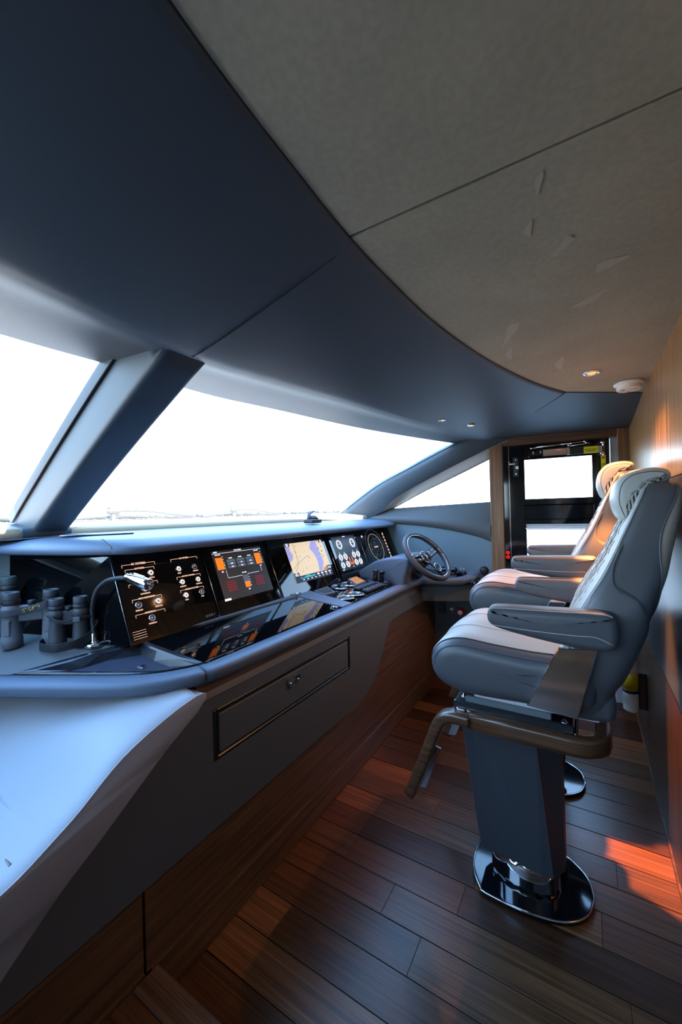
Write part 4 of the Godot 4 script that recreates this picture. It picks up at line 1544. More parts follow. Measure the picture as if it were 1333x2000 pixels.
func engine_display(p: Node3D):
	screen_slab(p, 2.292, 2.610, 0.128, 0.905, M.lit_navy)
	var st := mb()
	for g in [[2.368, 0.714], [2.551, 0.714]]:
		sring(st, g[0], g[1], 0.030, 0.0024, 0.002, 32)
		sring(st, g[0], g[1], 0.022, 0.0010, 0.002, 32)
		for k in 24:
			var w := TAU * k / 24.0
			var c := S(g[0], g[1], 0.002)
			var u := SX * cos(w) + SY * sin(w)
			tube(st, [c + u * 0.031, c + u * 0.036], 0.0008, 4)
		swrite(st, "RPM", 0.006, g[0], g[1] + 0.01, 0.003)
	for g in [[2.332, 0.428], [2.394, 0.426], [2.515, 0.432], [2.576, 0.430], [2.327, 0.248], [2.394, 0.251], [2.513, 0.252], [2.575, 0.249]]:
		sring(st, g[0], g[1], 0.0192, 0.0033, 0.002, 24)
		sring(st, g[0], g[1], 0.009, 0.0010, 0.002, 12)
		sline(st, g[0], g[1], g[0] + 0.008, g[1] + 0.02, 0.003, 0.0009)
		swrite(st, "OIL", 0.005, g[0], g[1] + 0.095, 0.003)
	swrite(st, "ENGINES", 0.006, 2.46, 0.885, 0.003)
	swrite(st, "HOME", 0.006, 2.315, 0.145, 0.003)
	swrite(st, "100", 0.006, 2.455, 0.175, 0.003)
	part("dial", st, M.lit_white, p)
	st = mb(true)
	srect(st, 2.432, 2.441, 0.225, 0.40, 0.0018)
	srect(st, 2.468, 2.477, 0.225, 0.40, 0.0018)
	srect(st, 2.447, 2.453, 0.225, 0.275, 0.0018)
	srect(st, 2.457, 2.463, 0.225, 0.275, 0.0018)
	part("bar_gauge", st, M.lit_orange, p)

func radar_display(p: Node3D):
	screen_slab(p, 2.70, 3.12, 0.10, 0.90, M.black_gloss)
	var st := mb()
	sring(st, 2.895, 0.507, 0.112, 0.0016, 0.002, 48)
	part("range_ring", st, M.lit_ivory, p)
	st = mb()
	for r in [0.038, 0.075, 0.15]:
		sring(st, 2.895, 0.507, r, 0.0008, 0.002, 40)
	sline(st, 2.895, 0.507, 2.895, 0.85, 0.002, 0.0008)
	part("inner_ring", st, M.lit_dim, p)
	st = mb()
	swrite(st, "STANDBY", 0.011, 2.895, 0.507, 0.003)
	srect(st, 2.715, 2.735, 0.80, 0.85, 0.002)
	swrite(st, "R", 0.012, 2.905, 0.115, 0.003)
	for k in 8:
		srect(st, 3.082, 3.102, 0.17 + 0.09 * k, 0.205 + 0.09 * k, 0.002)
		srect(st, 3.088, 3.097, 0.222 + 0.09 * k, 0.235 + 0.09 * k, 0.002)
	part("menu_symbol", st, M.lit_print, p)
	st = mb()
	for q in [[2.80, 0.60], [2.81, 0.45], [2.85, 0.27], [2.83, 0.25], [2.98, 0.45], [2.93, 0.83], [2.87, 0.33]]:
		sring(st, q[0], q[1], 0.003, 0.0015, 0.002, 6)
	part("radar_echo", st, M.lit_green, p)

func build_instruments(con: Node3D):
	var tb := func(u, v, w): return V(u, top_y(u) + w, v)
	var st := mb(true)
	plate(st, [Vector2(1.096, 1.868), Vector2(1.375, 1.895), Vector2(1.415, 2.505), Vector2(1.10, 2.51)], -0.010, -0.003, tb, 0.001)
	var ip := part("instrument_tray", st, M.black_gloss, con)
	st = mb(true)
	for k in 3:
		plate(st, [Vector2(1.40 + 0.014 * k, 1.90), Vector2(1.41 + 0.014 * k, 1.90), Vector2(1.425 + 0.012 * k, 2.50), Vector2(1.415 + 0.012 * k, 2.50)], -0.004, 0.006 + 0.006 * k, tb, 0.002)
	part("stepped_ledge", st, M.leather_dash, con)
	# two small square displays
	var quads := [[[1.374, 1.899], [1.378, 2.049], [1.272, 1.977], [1.287, 1.882]], [[1.393, 2.319], [1.393, 2.442], [1.273, 2.363], [1.271, 2.233]]]
	for i in 2:
		st = mb(true)
		var pl := []
		for q in quads[i]:
			pl.append(Vector2(q[0], q[1]))
		plate(st, pl, -0.004, 0.006, tb, 0.002)
		var b := part("small_display", st, M.leather_dash, con)
		var c: Vector2 = (pl[0] + pl[1] + pl[2] + pl[3]) / 4.0
		var inner := []
		for q in pl:
			inner.append(c + (q - c) * (0.72 if i == 0 else 0.82))
		st = mb(true)
		plate(st, inner, 0.006, 0.0075, tb)
		part("screen", st, [M.lit_slate, M.lit_gold][i], b)
		st = mb(true)
		for k in 5:
			var q: Vector2 = c + Vector2(0.02 * sin(k * 2.1), 0.025 * cos(k * 1.3))
			box(st, tb.call(q.x, q.y, 0.0085), Vector3(0.008, 0.001, 0.01))
		part("readout", st, [M.lit_panel, M.label_red][i], b)
	# two round thruster controls
	for q in [[1.320, 2.092], [1.316, 2.203]]:
		st = mb()
		var bs := basis_y(Vector3(0.13, 1.0, 0.0))
		lathe(st, [[0.0, 0.0], [0.050, 0.0], [0.050, 0.006], [0.046, 0.009], [0.040, 0.005], [0.030, 0.002], [0.0, 0.002]], R(q[0], q[1], -0.003), bs, 32)
		var jk := part("round_control", st, M.black_satin, con)
		st = mb()
		for r in [0.048, 0.034]:
			var ring := []
			for k in 32:
				ring.append(R(q[0], q[1], 0.0045) + bs * Vector3(cos(TAU * k / 32) * r, 0, sin(TAU * k / 32) * r))
			tube(st, ring, 0.0024, 8, true)
		part("chrome_ring", st, M.chrome, jk)
		st = mb()
		lathe(st, [[0.0, 0.0], [0.012, 0.0], [0.010, 0.012], [0.013, 0.018], [0.010, 0.026], [0.0, 0.028]], R(q[0], q[1], 0.0), bs, 16)
		part("stick", st, M.black_rubber, jk)
	# two cup wells with bright rims
	for q in [[1.180, 1.935], [1.177, 2.047]]:
		st = mb()
		lathe(st, [[0.0, -0.04], [0.040, -0.04], [0.044, 0.0], [0.052, 0.001]], R(q[0], q[1], 0.0), Basis.IDENTITY, 32)
		var cup := part("cup_well", st, M.tray_black, con)
		st = mb()
		var ring := []
		for k in 36:
			ring.append(R(q[0], q[1], 0.001) + Vector3(cos(TAU * k / 36) * 0.050, -0.13 * cos(TAU * k / 36) * 0.0, sin(TAU * k / 36) * 0.050))
		tube(st, ring, 0.0030, 8, true)
		part("chrome_rim", st, M.chrome, cup)
	# rows of rocker switches
	for r in 2:
		for k in 6:
			var d := 2.152 + 0.042 * k
			var a := 1.222 - 0.060 * r
			st = mb(true)
			box(st, R(a, d, 0.006), Vector3(0.048, 0.018, 0.036), 0.006, Basis(Vector3.BACK, -0.12))
			part("rocker_switch", st, M.black_rubber, con)
	# levers
	st = mb(true)
	plate(st, round_poly([Vector2(1.290, 2.395), Vector2(1.290, 2.470), Vector2(1.13, 2.470), Vector2(1.13, 2.395)], 0.01), -0.003, 0.008, tb, 0.003)
	var lb := part("lever_base", st, M.black_satin, con)
	for a in [1.237, 1.190]:
		st = mb(true)
		var rings := []
		for s in [[0.0, 0.017, 0.012], [0.05, 0.015, 0.011], [0.072, 0.018, 0.013], [0.076, 0.015, 0.010]]:
			var ring := []
			for p in rrect(s[1] * 2, s[2] * 2, 0.006, 2):
				ring.append(R(a, 2.425, 0.006) + Vector3(p.x + s[0] * 0.10, s[0], p.y))
			rings.append(ring)
		skin(st, rings)
		part("throttle_lever", st, M.black_gloss, lb)
	st = mb(true)
	box(st, R(1.150, 2.425, 0.012), Vector3(0.035, 0.02, 0.05), 0.004)
	part("key_box", st, M.black_satin, lb)
	# hooded steering pod
	st = mb()
	var side := smooth_path([Vector2(1.46, 0.935), Vector2(1.42, 0.962), Vector2(1.345, 1.008), Vector2(1.265, 1.052), Vector2(1.16, 1.077), Vector2(1.07, 1.086), Vector2(1.020, 1.082), Vector2(1.012, 1.070), Vector2(1.030, 1.005), Vector2(1.055, 0.935), Vector2(1.075, 0.885), Vector2(1.20, 0.875), Vector2(1.42, 0.885)], 3, true)
	pillow(st, side, 2.495, 2.865, 0.020, func(u, v, w): return V(u, v, w), 5, 2, 0.0)
	part("steering_pod", st, M.leather_dash, con)
	st = mb()
	lathe(st, [[0.0, 0.0], [0.078, 0.0], [0.082, 0.02], [0.074, 0.034], [0.0, 0.034]], V(1.062, 0.985, 2.68), basis_y(Vector3(0.95, 0.3, 0)), 32)
	lathe(st, [[0.0, 0.0], [0.056, 0.0], [0.050, 0.04], [0.044, 0.085], [0.0, 0.085]], V(1.045, 0.990, 2.68), basis_y(Vector3(0.72, 0.68, 0)), 28)
	part("column_boss", st, M.black_satin, con)
	st = mb()
	tube(st, [V(1.03, 0.99, 2.77), V(1.00, 1.00, 2.83), V(0.99, 1.004, 2.87)], [0.006, 0.007, 0.004], 8)
	part("column_stalk", st, M.black_rubber, con)

# ------------------------------------------------------------------ white leather lounge pad in the lower left
func build_lounge():
	var lg := thing("lounge_bench", "white grained leather lounge pad sloping down beside the console at the left edge", "bench", V(1.4, 0, 0.2))
	var top := smooth_path([Vector2(-1.2, 0.60), Vector2(0.0, 0.612), Vector2(0.22, 0.622), Vector2(0.30, 0.634), Vector2(0.35, 0.650), Vector2(0.41, 0.680), Vector2(0.467, 0.712), Vector2(0.57, 0.780), Vector2(0.70, 0.826), Vector2(0.80, 0.846)], 4)
	var tip := smooth_path([Vector2(0.80, 0.846), Vector2(0.825, 0.845), Vector2(0.834, 0.835), Vector2(0.822, 0.818)], 3)
	var low := smooth_path([Vector2(0.80, 0.795), Vector2(0.741, 0.764), Vector2(0.666, 0.720), Vector2(0.517, 0.618), Vector2(0.42, 0.556), Vector2(0.321, 0.476), Vector2(0.20, 0.38), Vector2(0.0, 0.30), Vector2(-1.2, 0.30)], 4)
	var poly := []
	poly.append_array(top)
	poly.append_array(tip.slice(1))
	poly.append_array(low)
	var lim := func(a): return lerpf(0.86, 0.74, clampf((a - 1.12) / 0.50, 0, 1)) if a > 1.12 else 0.86
	var st := mb()
	var rings := []
	for s in [[1.030, 0.002, 0.0], [1.036, 0.0, 0.004], [1.06, 0.0, 0.012], [1.10, 0.0, 0.016], [1.2, 0.0, 0.018], [1.4, 0.0, 0.018], [1.8, 0.0, 0.018], [2.2, 0.0, 0.018]]:
		var ring := []
		var k := 0
		for p in poly:
			var up: float = s[2] if k < top.size() else 0.0
			ring.append(V(s[0], p.y + up - (0.02 if s[0] > 1.3 and p.x > 0.4 else 0.0), minf(p.x, lim.call(s[0]))))
			k += 1
		rings.append(ring)
	skin(st, rings)
	part("leather_pad", st, M.leather_pad, lg)
	st = mb()
	var pp := []
	for p in top:
		pp.append(V(1.031, p.y + 0.001, p.x))
	for p in tip.slice(1):
		pp.append(V(1.031, p.y, p.x))
	tube(st, pp, 0.0022, 6)
	part("edge_piping", st, M.thread, lg)
	st = mb()
	var stitch := []
	for i in range(0, top.size() - 1):
		stitch.append(V(1.024 + 0.012, top[i].y - 0.010, top[i].x))
	tube(st, [V(1.07, 0.6585, 0.345), V(1.3, 0.6635, 0.345), V(1.9, 0.6635, 0.345)], 0.0045, 8)
	part("cross_seam", st, M.leather_pad, lg)
	st = mb(true)
	abox(st, 1.09, 2.2, 0.125, 0.40, -1.6, 0.60, 0.004)
	part("base", st, M.walnut_along, lg)

# ------------------------------------------------------------------ helm chairs
func build_chairs():
	helm_chair("grey leather helm chair nearest the viewer with cream front and near armrest", V(0.20, 0, 1.64), 0.0)
	helm_chair("raised grey leather helm chair standing behind the nearer chair, beside the side door", V(0.228, 0, 2.31), 0.085)

func helm_chair(label: String, at: Vector3, lift: float):
	var ch := thing("helm_chair", label, "chair", at)
	ch.set_meta("group", "helm chairs at the console")
	var a0 := -at.x
	var d0 := -at.z
	# L: measures about the near chair's own middle, a from the lens, d from the chair's centreline
	var L := func(a, y, d): return V(a + a0 - 0.20, y + lift, d + d0)
	var G := func(a, y, d): return V(a + a0 - 0.20, y, d + d0)
	# base plate, D shaped
	var out := smooth_path([Vector2(0.412, 0.0), Vector2(0.40, 0.09), Vector2(0.355, 0.165)], 6)
	var arc := smooth_path([Vector2(0.355, 0.165), Vector2(0.22, 0.170), Vector2(0.10, 0.145), Vector2(0.03, 0.085), Vector2(0.008, 0.0)], 6)
	var half := []
	half.append_array(out)
	half.append_array(arc.slice(1))
	var disc := half.duplicate()
	for i in range(half.size() - 2, 0, -1):
		disc.append(Vector2(half[i].x, -half[i].y))
	var st := mb(true)
	plate(st, disc, 0.0, 0.020, func(u, v, w): return G.call(u, w, v), 0.004)
	part("base_plate", st, M.black_gloss, ch)
	st = mb()
	var rim := []
	for p in disc:
		rim.append(G.call(p.x, 0.017, p.y))
	tube(st, rim, 0.0035, 6, true)
	part("chrome_rim", st, M.chrome, ch)
	st = mb()
	var rings := []
	for s in [[0.02, 1.02], [0.035, 1.0], [0.095, 1.0], [0.116, 0.98]]:
		var ring := []
		for p in round_poly([Vector2(0.345, -0.062), Vector2(0.345, 0.062), Vector2(0.24, 0.105), Vector2(0.13, 0.085), Vector2(0.105, 0.0), Vector2(0.13, -0.085), Vector2(0.24, -0.105)], 0.05, 4):
			ring.append(G.call(0.23 + (p.x - 0.23) * s[1], s[0], p.y * s[1]))
		rings.append(ring)
	skin(st, rings)
	part("chrome_collar", st, M.chrome, ch)
	# faceted leather post
	st = mb(true)
	var tl := lift
	var T := [[0.452, -0.05], [0.425, -0.125], [0.355, -0.150], [0.17, -0.135], [0.095, -0.05]]
	var B := [[0.385, -0.045], [0.372, -0.075], [0.16, -0.108], [0.125, -0.100], [0.092, -0.045]]
	for s in [1.0, -1.0]:
		var t := []
		var b := []
		for i in 5:
			t.append(V(T[i][0] + a0 - 0.20, 0.632 + tl, T[i][1] * s + d0))
			b.append(G.call(B[i][0], 0.112, B[i][1] * s))
		quad(st, t[0], t[1], b[1], b[0])
		tri(st, t[1], t[2], b[1])
		tri(st, t[2], b[2], b[1])
		tri(st, t[2], t[3], b[2])
		tri(st, t[3], b[3], b[2])
		quad(st, t[3], t[4], b[4], b[3])
		for i in 4:
			quad(st, t[i], t[i + 1], V(T[i + 1][0] + a0 - 0.20, 0.632 + tl, -T[i + 1][1] * s + d0), V(T[i][0] + a0 - 0.20, 0.632 + tl, -T[i][1] * s + d0))
			quad(st, b[i], b[i + 1], G.call(B[i + 1][0], 0.112, -B[i + 1][1] * s), G.call(B[i][0], 0.112, -B[i][1] * s))
		if s > 0:
			quad(st, t[0], b[0], G.call(B[0][0], 0.112, -B[0][1]), V(T[0][0] + a0 - 0.20, 0.632 + tl, -T[0][1] + d0))
			quad(st, t[4], b[4], G.call(B[4][0], 0.112, -B[4][1]), V(T[4][0] + a0 - 0.20, 0.632 + tl, -T[4][1] + d0))
	part("leather_post", st, M.leather_post, ch)
	# walnut frame: two legs in front, joined round the back
	var h := 0.232
	for s in [-1.0, 1.0]:
		st = mb()
		var lp := smooth_path([L.call(0.590, 0.335, h * s), L.call(0.535, 0.47, h * s), L.call(0.492, 0.585, h * s), L.call(0.465, 0.642, h * s), L.call(0.425, 0.664, h * s), L.call(0.36, 0.664, h * s)], 5)
		sweep(st, lp, rrect(0.040, 0.060, 0.014), Vector3(0, 0, 1.0))
		part("footrest_leg", st, M.walnut_frame, ch)
	st = mb()
	var back := [L.call(0.362, 0.664, -h), L.call(0.20, 0.664, -h), L.call(0.060, 0.664, -h)]
	for k in 5:
		var w := PI / 2 * k / 4.0
		back.append(L.call(0.045 - 0.075 * sin(w), 0.664, -h + 0.075 * (1.0 - cos(w))))
	for k in 5:
		var w := PI / 2 * (4 - k) / 4.0
		back.append(L.call(0.045 - 0.075 * sin(w), 0.664, h - 0.075 * (1.0 - cos(w))))
	back.append_array([L.call(0.20, 0.664, h), L.call(0.362, 0.664, h)])
	sweep(st, back, rrect(0.044, 0.058, 0.014), Vector3.UP)
	part("walnut_rail", st, M.walnut_frame, ch)
	for s in [-1.0, 1.0]:
		st = mb(true)
		plate(st, [Vector2(0.520, 0.525), Vector2(0.478, 0.515), Vector2(0.540, 0.350), Vector2(0.575, 0.345)], minf(0.198 * s, 0.206 * s), maxf(0.198 * s, 0.206 * s), L, 0.001)
		part("foot_bracket", st, M.foot_chrome, ch)
	# seat plate and slide rails
	st = mb(true)
	box(st, L.call(0.235, 0.700, 0), Vector3(0.375, 0.034, 0.44), 0.004)
	box(st, L.call(0.235, 0.665, 0), Vector3(0.39, 0.036, 0.41), 0.004)
	part("seat_plate", st, M.granite_black, ch)
	for s in [-1.0, 1.0]:
		st = mb(true)
		box(st, L.call(0.165, 0.752, 0.205 * s), Vector3(0.37, 0.022, 0.022), 0.003)
		part("slide_rail", st, M.alu_white, ch)
		st = mb(true)
		box(st, L.call(0.245, 0.730, 0.213 * s), Vector3(0.27, 0.022, 0.018), 0.003)
		part("slide_track", st, M.grey_rail, ch)
	for q in [[0.395, 0.716, -0.175], [0.075, 0.716, -0.205], [0.395, 0.716, 0.175]]:
		st = mb()
		lathe(st, [[0.0, 0.0], [0.011, 0.0], [0.011, 0.003], [0.006, 0.004], [0.006, 0.010], [0.0, 0.011]], L.call(q[0], q[1], q[2]), Basis.IDENTITY, 16)
		part("bolt", st, M.chrome, ch)
	st = mb(true)
	for a in [0.395, 0.36, 0.06]:
		box(st, L.call(a, 0.690, -0.222), Vector3(0.03, 0.010, 0.014), 0.002)
	part("chrome_clip", st, M.chrome, ch)
	# seat cushion
	var prof := smooth_path([Vector2(0.492, 0.845), Vector2(0.482, 0.893), Vector2(0.445, 0.930), Vector2(0.380, 0.947), Vector2(0.28, 0.940), Vector2(0.16, 0.934), Vector2(0.04, 0.934), Vector2(-0.01, 0.91), Vector2(-0.01, 0.81), Vector2(0.05, 0.775), Vector2(0.20, 0.765), Vector2(0.35, 0.760), Vector2(0.43, 0.772), Vector2(0.475, 0.803)], 4, true)
	st = mb()
	var sr := pillow_rings(prof, -0.275, 0.275, 0.050, L, 7, 10, 0.006)
	skin(st, sr)
	var cu := part("seat_cushion", st, M.leather_dark, ch)
	# lighter top panel, standing a little proud, and the piping beside it
	var np := prof.size()
	var lift_patch := func(rings_in: Array, j0: int, j1: int, i0: int, i1: int, off: float, m: Material, called: String, par: Node3D):
		var g := []
		for j in range(j0, j1 + 1):
			var row := []
			for ii in range(i0, i1 + 1):
				var i: int = ((ii % rings_in[0].size()) + rings_in[0].size()) % rings_in[0].size()
				var p: Vector3 = rings_in[j][i]
				var n: int = rings_in[0].size()
				var t1: Vector3 = rings_in[j][(i + 1) % n] - rings_in[j][(i - 1 + n) % n]
				var t2: Vector3 = rings_in[mini(j + 1, rings_in.size() - 1)][i] - rings_in[maxi(j - 1, 0)][i]
				var nr: Vector3 = t1.cross(t2).normalized()
				var cen := Vector3.ZERO
				for q in rings_in[j]:
					cen += q
				cen /= n
				if nr.dot(p - cen) < 0:
					nr = -nr
				var e := 1.0
				if j == j0 or j == j1 or ii == i0 or ii == i1:
					e = -0.4
				row.append(p + nr * off * e)
			g.append(row)
		var s2 := mb()
		skin(s2, g, false, false)
		return part(called, s2, m, par)
	lift_patch.call(sr, 6, sr.size() - 7, 2, 27, 0.0035, M.leather_light, "top_panel", cu)
	lift_patch.call(sr, 10, 10 + sr.size() - 21, 4, 27, 0.0075, M.leather_light, "centre_panel", cu)
	st = mb()
	for j in [3, 6, sr.size() - 7, sr.size() - 4]:
		var l := []
		for i in range(0 if j in [3, sr.size() - 4] else 1, 28):
			l.append(sr[j][i] + Vector3(0, 0.0015, 0))
		tube(st, smooth_path(l, 2), 0.0016, 6)
	var fr := []
	for j in range(6, sr.size() - 6):
		fr.append(sr[j][2])
	tube(st, fr, 0.0016, 6)
	part("stitching", st, M.thread_dark, cu)
	st = mb()
	for j in [10, sr.size() - 11]:
		var l := []
		for i in range(5, 28):
			l.append(sr[j][i] + Vector3(0, 0.006, 0))
		tube(st, smooth_path(l, 2), 0.0014, 6)
	part("stitching", st, M.thread, cu)
	build_back(ch, L)
	# armrests
	var ap := smooth_path([Vector2(0.276, 1.052), Vector2(0.272, 1.076), Vector2(0.250, 1.086), Vector2(0.12, 1.091), Vector2(-0.03, 1.096), Vector2(-0.058, 1.085), Vector2(-0.066, 1.05), Vector2(-0.060, 1.01), Vector2(-0.035, 0.994), Vector2(0.03, 0.994), Vector2(0.14, 1.006), Vector2(0.235, 1.022), Vector2(0.266, 1.034)], 4, true)
	for s in [-1.0, 1.0]:
		st = mb()
		var ar := pillow_rings(ap, minf(0.252 * s, 0.333 * s), maxf(0.252 * s, 0.333 * s), 0.020, L, 6, 3, 0.003)
		skin(st, ar)
		var am := part("armrest", st, M.leather_dark, ch)
		st = mb()
		var outer: int = 4 if s < 0 else ar.size() - 5
		var inner: int = ar.size() - 5 if s < 0 else 4
		for j in [outer, inner]:
			var l := []
			for i in range(2, 20):
				l.append(ar[j][i] + Vector3(0, 0.0008, 0))
			tube(st, smooth_path(l, 2), 0.0012, 6)
		var j2: int = 1 if s < 0 else ar.size() - 2
		var low := []
		for k in 9:
			var u := lerpf(0.262, -0.055, k / 8.0)
			low.append(L.call(u, 1.034 - 0.004 * sin(k * 0.4) - (0.018 if k > 7 else 0.0), 0.3335 * s))
		tube(st, smooth_path(low, 3), 0.0011, 6)
		part("stitching", st, M.thread, am)
		# bracket between arm and back
		st = mb(true)
		box(st, L.call(-0.02, 1.04, 0.245 * s), Vector3(0.06, 0.06, 0.06), 0.01)
		part("arm_pivot", st, M.black_satin, ch)
	# polished hinge covers
	for s in [-1.0, 1.0]:
		st = mb(true)
		plate(st, [Vector2(0.082, 0.975), Vector2(-0.020, 0.985), Vector2(0.036, 0.772), Vector2(0.172, 0.782)], minf(0.272 * s, 0.290 * s), maxf(0.272 * s, 0.290 * s), func(u, v, w): return L.call(u, v, w), 0.003)
		part("polished_hinge_cover", st, M.chrome, ch)

func build_back(ch: Node3D, L: Callable):
	# levels: height, front, back, half width, where cream meets dark (deg from the front), where dark meets taupe
	var lev := [[0.765, 0.085, -0.045, 0.225, 52, 180], [0.84, 0.105, -0.075, 0.245, 52, 180], [0.92, 0.100, -0.108, 0.262, 52, 180], [1.00, 0.078, -0.138, 0.270, 54, 178], [1.07, 0.052, -0.160, 0.270, 57, 160], [1.13, 0.022, -0.180, 0.262, 60, 140], [1.19, -0.012, -0.200, 0.245, 62, 122], [1.25, -0.043, -0.213, 0.224, 62, 106], [1.31, -0.070, -0.226, 0.208, 62, 98], [1.37, -0.096, -0.238, 0.196, 63, 100], [1.42, -0.116, -0.244, 0.184, 66, 110], [1.45, -0.130, -0.240, 0.170, 68, 118], [1.470, -0.150, -0.225, 0.140, 70, 125]]
	var n := 36
	var rows := []
	var idx := []
	var key := []
	for l in lev:
		key.append(l)
	# finer levels by interpolation
	var fine := []
	for i in lev.size() - 1:
		for k in 3:
			var t := k / 3.0
			var p0: Array = lev[maxi(i - 1, 0)]
			var p3: Array = lev[mini(i + 2, lev.size() - 1)]
			var r := []
			for c in 6:
				r.append(cubic_interpolate(lev[i][c], lev[i + 1][c], p0[c], p3[c], t))
			fine.append(r)
	fine.append(lev[lev.size() - 1])
	var at := func(l: Array, deg: float, s: float, off: float):
		var w := deg_to_rad(clampf(deg, 0.0, 180.0))
		var ca: float = (l[1] + l[2]) / 2
		var hd: float = (l[1] - l[2]) / 2 + off
		var hw: float = l[3] + off
		var e := 0.5
		var a := ca + hd * signf(cos(w)) * pow(absf(cos(w)), e)
		var d := hw * pow(absf(sin(w)), e)
		# the front is hollowed a little between the bolsters
		if deg < 60.0:
			a -= 0.016 * pow(1.0 - d / hw, 0.5) if d < hw else 0.0
		return L.call(a, l[0], d * s)
	var patch := func(s: float, f0: Callable, f1: Callable, m: int, i0: int, i1: int, off: float, mt: Material, called: String, both: bool):
		var st := mb()
		for sd in ([1.0, -1.0] if both else [s]):
			var g := []
			for i in range(i0, i1 + 1):
				var row := []
				for k in m + 1:
					var deg: float = lerpf(f0.call(fine[i]), f1.call(fine[i]), float(k) / m)
					var o := off
					if off > 0.0 and (k == 0 and f0.call(fine[i]) > 1.0 or k == m and f1.call(fine[i]) < 179.0 or i == i0 or i == i1):
						o = -off * 0.4
					row.append(at.call(fine[i], deg, sd, o))
				g.append(row)
			skin(st, g, false, false)
			if i1 == fine.size() - 1 and called == "back_shell":
				var top := []
				for k in m + 1:
					top.append(at.call(fine[i1], lerpf(0.0, 180.0, float(k) / m), sd, 0.0))
				for k in m:
					tri(st, L.call((fine[i1][1] + fine[i1][2]) / 2, fine[i1][0] + 0.004, 0), top[k], top[k + 1])
		return part(called, st, mt, ch)
	var last := fine.size() - 1
	patch.call(1.0, func(l): return l[5], func(l): return 180.0, 12, 0, last, 0.0, M.leather_taupe, "back_shell", true)
	for s in [-1.0, 1.0]:
		patch.call(s, func(l): return l[4], func(l): return l[5], 16, 0, last, 0.0, M.leather_dark, "side_panel", false)
		# lumbar wing
		patch.call(s, func(l): return lerpf(l[4] + 3.0, minf(l[5], 150.0) * 0.62, clampf((l[0] - 1.09) / 0.13, 0, 1)), func(l): return minf(l[5], 172.0) if l[0] < 1.0 else lerpf(minf(l[5], 165.0), 70.0, clampf((l[0] - 1.0) / 0.225, 0, 1)), 14, 3, 23, 0.006, M.leather_dark, "lumbar_wing", false)
	var fp: MeshInstance3D = patch.call(1.0, func(l): return 0.0, func(l): return l[4], 14, 0, last, 0.003, M.leather_light, "front_panel", true)
	# stitched lines
	var st := mb()
	for s in [-1.0, 1.0]:
		for f in [[0.0, 0], [-4.0, 0], [-9.0, 0]]:
			var l := []
			for i in range(4, last - 2):
				l.append(at.call(fine[i], fine[i][4] + f[0], s, 0.0045))
			tube(st, l, 0.0012, 6)
	part("stitching", st, M.thread, fp)
	for s in [-1.0, 1.0]:
		st = mb()
		var l := []
		for i in range(12, last - 1):
			l.append(at.call(fine[i], fine[i][5], s, 0.001))
		tube(st, l, 0.0028, 6)
		part("edge_piping", st, M.leather_dark, ch)
	st = mb()
	# quilted diamonds
	for k in 7:
		var y0 := 9 + k * 3
		for s in [-1.0, 1.0]:
			if y0 + 5 < last - 4:
				tube(st, [at.call(fine[y0], 2.0, s, 0.0035), at.call(fine[y0 + 2], 12.0, s, 0.0035), at.call(fine[y0 + 5], 30.0, s, 0.0035)], 0.0009, 4)
				tube(st, [at.call(fine[y0], 30.0, s, 0.0035), at.call(fine[y0 + 2], 12.0, s, 0.0035), at.call(fine[y0 + 5], 2.0, s, 0.0035)], 0.0009, 4)
	part("quilting", st, M.thread_dark, fp)
	# headrest folded over the top
	var hp := smooth_path([Vector2(-0.094, 1.352), Vector2(-0.078, 1.385), Vector2(-0.073, 1.425), Vector2(-0.084, 1.470), Vector2(-0.115, 1.500), Vector2(-0.165, 1.509), Vector2(-0.203, 1.502), Vector2(-0.213, 1.482), Vector2(-0.200, 1.460), Vector2(-0.172, 1.452), Vector2(-0.146, 1.436), Vector2(-0.130, 1.395), Vector2(-0.118, 1.356)], 4, true)
	st = mb()
	var hr := pillow_rings(hp, -0.152, 0.152, 0.026, L, 6, 6, 0.003)
	skin(st, hr)
	var hd := part("headrest", st, M.leather_light, ch)
	st = mb()
	for j in [2, hr.size() - 3]:
		var l := []
		for i in range(0, hp.size()):
			l.append(hr[j][i])
		tube(st, l, 0.0012, 6, true)
	part("stitching", st, M.thread_dark, hd)
	# lower hinge boot
	st = mb()
	pillow(st, smooth_path([Vector2(0.07, 0.79), Vector2(0.07, 0.745), Vector2(0.04, 0.735), Vector2(-0.04, 0.742), Vector2(-0.062, 0.765), Vector2(-0.055, 0.83), Vector2(0.02, 0.84)], 4, true), -0.225, 0.225, 0.03, L, 5, 2, 0.0)
	part("hinge_boot", st, M.leather_dark, ch)

# ------------------------------------------------------------------ loose and fitted small things
func spot(at: Vector3, aim: Vector3, c: Color, e: float, deg: float, called: String):
	var l := SpotLight3D.new()
	l.name = called
	l.light_color = c
	l.light_energy = e
	l.spot_range = 8.0
	l.spot_angle = deg
	l.spot_attenuation = 2.0
	l.spot_angle_attenuation = 0.6
	l.light_size = 0.012
	l.shadow_enabled = true
	l.transform = Transform3D(Basis.looking_at(aim, Vector3.RIGHT), at)
	add_child(l)

